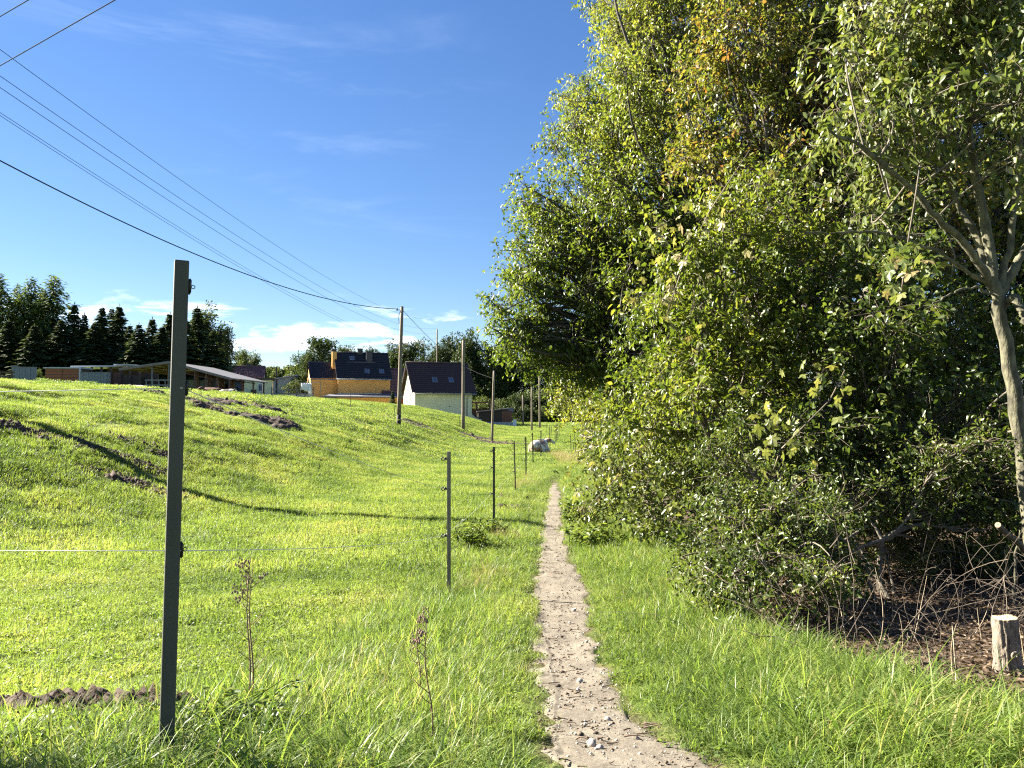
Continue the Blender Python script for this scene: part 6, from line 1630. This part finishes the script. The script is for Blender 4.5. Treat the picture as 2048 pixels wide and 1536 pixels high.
def build_stones():
    r = np.random.default_rng(17)
    STONE = mat('field_stone', (.42, .38, .33), (.25, .22, .19), 18, .85, .5, 60)
    def stone(sx, sy, sz, seed):
        bm = bmesh.new(); bmesh.ops.create_icosphere(bm, subdivisions=2, radius=1)
        me = bpy.data.meshes.new('stone')
        for v in bm.verts:
            p = v.co; k = 1 + .35 * (float(vn(np.array([p.x * 1.6 + seed]), np.array([p.y * 1.6 + p.z * 2.1]), seed)[0]) - .5)
            v.co = Vector((p.x * sx * k, p.y * sy * k, p.z * sz * k))
        bm.to_mesh(me); bm.free(); me.materials.append(STONE); me.polygons.foreach_set('use_smooth', np.ones(len(me.polygons), bool)); return me
    for px, py, s, lb in ((1184, 1500, .021, 'grey rounded stone on the near end of the path'), (1160, 1372, .020, 'grey stone in the middle of the footpath'), (1200, 1508, .013, 'small pale stone beside the grey one at the near end of the path'), (1148, 1226, .020, 'dark stone on the right rim of the path'), (1173, 1290, .013, 'dark pebble on the right rim of the path, further down'), (1216, 1450, .015, 'dark stone at the near right rim of the path')):
        # where the sight line meets the path
        d = ray(px, py); Y = 2.0
        for _ in range(40): Y = Y + .5 * (g1(d.x * Y, Y) - d.z * Y) / d.z if False else Y
        Ys = np.linspace(1.5, 14, 2500); zz = d.z * Ys - ground(d.x * Ys, Ys); j = int(np.argmax(zz < 0)); Y = Ys[j]
        o = link('stone', stone(s, s * .8, s * .7, int(px)), None, (d.x * Y, Y, g1(d.x * Y, Y) + .018 + s * .3), (0, 0, r.uniform(0, 6)))
        tag(o, lb, 'stone')
    # loose grit and bits of twig on the path
    n = 1500
    y = 1.2 + r.random(n) ** 1.6 * 12; l, rr = path_edges(y); x = l + (rr - l) * r.uniform(-.05, 1.05, n)
    k = path_mask(x, y) > .35; x, y = x[k], y[k]; n = len(x)
    base = np.array([[1, 0, 0], [-.4, .9, 0], [-.5, -.8, 0], [0, 0, .8], [0, 0, -.6]])
    s = r.gamma(1.5, .0018, n) + .0018
    th = r.uniform(0, 6.28, n); c, sn = np.cos(th), np.sin(th)
    B = base[None] * s[:, None, None] * r.uniform(.7, 1.3, (n, 5, 1))
    V = np.stack([B[..., 0] * c[:, None] - B[..., 1] * sn[:, None] + x[:, None], B[..., 0] * sn[:, None] + B[..., 1] * c[:, None] + y[:, None], B[..., 2] + (ground(x, y) + .02)[:, None]], -1)
    F = (np.array([[0, 1, 3], [1, 2, 3], [2, 0, 3], [1, 0, 4], [2, 1, 4], [0, 2, 4]])[None] + (np.arange(n) * 5)[:, None, None]).reshape(-1, 3)
    tag(link('pebbles', mesh_np('pebbles', V.reshape(-1, 3), F, STONE)), 'loose pebbles and grit on the trodden path', kind='stuff')
    n = 2600
    y = 1.2 + r.random(n) ** 1.5 * 14; l, rr = path_edges(y); x = l + (rr - l) * np.clip(r.normal(.5, .42, n), -.1, 1.1)
    k = path_mask(x, y) > .25; x, y = x[k], y[k]; n = len(x)
    s = r.gamma(1.6, .0022, n) + .002
    V = np.stack([base[None, :, 0] * s[:, None] * r.uniform(.7, 1.6, (n, 5)) + x[:, None], base[None, :, 1] * s[:, None] * r.uniform(.7, 1.3, (n, 5)) + y[:, None], base[None, :, 2] * s[:, None] * .8 + (ground(x, y) + .020)[:, None]], -1)
    F = (np.array([[0, 1, 3], [1, 2, 3], [2, 0, 3], [1, 0, 4], [2, 1, 4], [0, 2, 4]])[None] + (np.arange(n) * 5)[:, None, None]).reshape(-1, 3)
    tag(link('path_crumbs', mesh_np('path_crumbs', V.reshape(-1, 3), F, mat('path_crumb', (.16, .115, .075), (.05, .038, .027), 25, .95))), 'dark crumbs of earth and leaf bits on the path', kind='stuff')
    n = 190
    y = 1.4 + r.random(n) ** 1.4 * 9; l, rr = path_edges(y); x = l + (rr - l) * r.uniform(-.05, 1.05, n)
    k = path_mask(x, y) > .3; x, y = x[k], y[k]; n = len(x)
    th = r.normal(0, .5, n); ln = r.uniform(.015, .07, n)
    a = np.stack([x, y, ground(x, y) + .024], -1); b = a + np.stack([np.cos(th) * ln, np.sin(th) * ln, r.normal(0, .004, n)], -1)
    b[:, 2] = ground(b[:, 0], b[:, 1]) + .024 + r.uniform(0, .008, n)
    V, F = batch_tubes(curve_pts(a, b, 4, .06, r), np.repeat(np.linspace(.003, .0014, 4)[None], n, 0) * r.uniform(.6, 1.4, (n, 1)), 4)
    tag(link('twig_litter', mesh_np('twig_litter', V, F, mat('path_twig', (.20, .14, .09), (.09, .065, .045), 12, .9))), 'short broken twigs lying across the path', kind='stuff')
build_stones()

def build_weeds():
    r = np.random.default_rng(23)
    # tall withered weed beside the near post
    DRY = mat('withered_stem', (.25, .16, .09), (.15, .09, .055), 10, .85)
    SEED = mat('withered_head', (.30, .20, .15), (.18, .11, .085), 30, .9)
    for k, (px, py, Y, H, lb) in enumerate(((503, 1400, 2.9, .56, 'tall withered reddish weed with tufted heads right of the near corner post'), (840, 1330, 3.6, .36, 'thin dry weed at the fence foot before the second post'), (866, 1480, 2.6, .40, 'thin dry straw weed in the foreground grass left of the path'))):
        X = (px - CX) / FPX * Y; z = g1(X, Y)
        t = thing('withered_weed', lb, 'weed', (X, Y, z))
        for s in range(2 if k == 0 else 1):
            tip = Vector((r.normal(-.02, .03) - .02 * s, r.normal(0, .03), H * (1 - .08 * s)))
            m = MB(); pts = [Vector((.012 * s, 0, 0)).lerp(tip, q) + Vector((.008 * math.sin(q * 7), 0, 0)) for q in np.linspace(0, 1, 9)]
            m.tube(pts, list(np.linspace(.0035, .0015, 9)), 6); link('stem', m.mesh('stem', DRY, True), t)
            for b in range(9):
                q = .25 + .75 * (b + r.random() * .5) / 9; p = Vector((.012 * s, 0, 0)).lerp(tip, q); a = r.uniform(0, 6.28); l = r.uniform(.03, .09) * (1.2 - q * .5)
                e = p + Vector((math.cos(a) * l * .8, math.sin(a) * l * .8, l * .8))
                m = MB(); m.tube([p, p.lerp(e, .6) + Vector((0, 0, -.004)), e], [.0016, .0013, .001], 4); link('side_stem', m.mesh('side_stem', DRY, True), t)
                if q > .6:
                    m = MB()
                    for _ in range(9):
                        c = e + Vector(r.normal(0, .009, 3)); m.tube([c - Vector((0, 0, .005)), c, c + Vector((0, 0, .006))], [.001, .004, .001], 5)
                    o = link('seed_head', m.mesh('seed_head', SEED, True), t); o['kind'] = 'stuff'
    # nettle clump by the third post
    NETTLE = leaf_colours('nettle_leaf', (.04, .07, .018), (.10, .15, .028), (.19, .23, .05), (.26, .27, .08), trans=.48, rough=.42)
    def clump(name, label, px, Y, w, h, n, leafL, leafW, material, seed, group=None):
        rr = np.random.default_rng(seed)
        X = (px - CX) / FPX * Y
        t = thing(name, label, 'plant', (X, Y, g1(X, Y)), 0, group)
        a = np.stack([rr.normal(0, w * .35, n), rr.normal(0, w * .35, n), np.zeros(n)], -1)
        b = a + np.stack([rr.normal(0, w * .3, n), rr.normal(0, w * .3, n), rr.uniform(.5, 1, n) * h], -1)
        P = curve_pts(a, b, 6, .08, rr); V, F = batch_tubes(P, np.repeat(np.linspace(.004, .0018, 6)[None], n, 0), 4)
        o = link('stems', mesh_np('stems', V, F, material, False, {'tint': np.full(len(V), .4)}), t); o['kind'] = 'stuff'
        k = 18
        q = rr.integers(1, 6, (n, k)); pos = P[np.arange(n)[:, None], q].reshape(-1, 3); m = len(pos)
        an = rr.uniform(0, 6.28, m); D = nrm(np.stack([np.cos(an), np.sin(an), rr.normal(-.15, .3, m)], -1)); Nn = nrm(np.stack([rr.normal(0, .35, m), rr.normal(0, .35, m), np.ones(m)], -1))
        V, F, c = leaf_geo(pos + rr.normal(size=(m, 3)) * .01, D, Nn, rr.uniform(.7, 1.3, m) * leafL, rr.uniform(.7, 1.3, m) * leafW, rr, True)
        o = link('leaves', mesh_np('leaves', V, F, material, False, {'tint': np.repeat(np.clip(rr.normal(.5, .18, m), 0, 1), c)}), t); o['kind'] = 'stuff'
        return t
    clump('nettle_clump', 'leafy nettle clump between the second and third fence posts', 945, 10.4, .46, .40, 30, .080, .034, NETTLE, 1)
    clump('nettle_clump', 'small nettle tuft at the foot of the dark third post', 985, 11.6, .22, .28, 20, .07, .035, NETTLE, 2)
    clump('herb_clump', 'low leafy herb where the hedge foot meets the path grass', 1185, 10.6, .35, .3, 34, .08, .05, NETTLE, 3)
    clump('herb_clump', 'pale leafy herb at the far hedge foot', 1165, 13.2, .4, .42, 34, .08, .05, NETTLE, 4)
    clump('clover_clump', 'low leafy weeds in the shade right of the near post foot', 455, 2.42, .26, .09, 50, .026, .016, NETTLE, 5)
    # broad dock leaves, each leaf an object
    def dock(label, px, Y, n, L, seed):
        rr = random.Random(seed); X = (px - CX) / FPX * Y
        t = thing('dock_plant', label, 'plant', (X, Y, g1(X, Y)))
        for i in range(n):
            ln = L * rr.uniform(.7, 1.2); w = ln * .24; V, F = [], []
            for j in range(8):
                q = j / 7; ww = w * math.sin(math.pi * (q * .86 + .10)) ** .8; lift = .55 * ln * q - .42 * ln * q * q
                for s in (-1, 0, 1): V.append((ln * q * .85, ww * s * .5 + .0, lift + (.10 * ww if s else -.04 * ww) + .006 * math.sin(q * 20 + s)))
            for j in range(7):
                for s in range(2): F.append((j * 3 + s, j * 3 + s + 1, j * 3 + s + 4, j * 3 + s + 3))
            me = mesh_py('leaf', V, F, NETTLE, True); a = me.attributes.new('tint', 'FLOAT', 'POINT'); a.data.foreach_set('value', np.full(len(V), rr.uniform(.35, .75), np.float32))
            link('leaf', me, t, (0, 0, 0), (0, rr.uniform(-.5, .1), 6.28 * i / n + rr.uniform(-.4, .4)))
        return t
    dock('broad-leaved dock plant right of the near post foot', 440, 2.7, 6, .10, 1)
    dock('broad-leaved dock at the base of the tall withered weed', 515, 2.85, 5, .09, 2)
    dock('dock plant in the foreground grass at the lower middle', 640, 2.2, 5, .09, 3)
    dock('small dock plant at the left rim of the path', 905, 2.4, 5, .10, 4)
build_weeds()
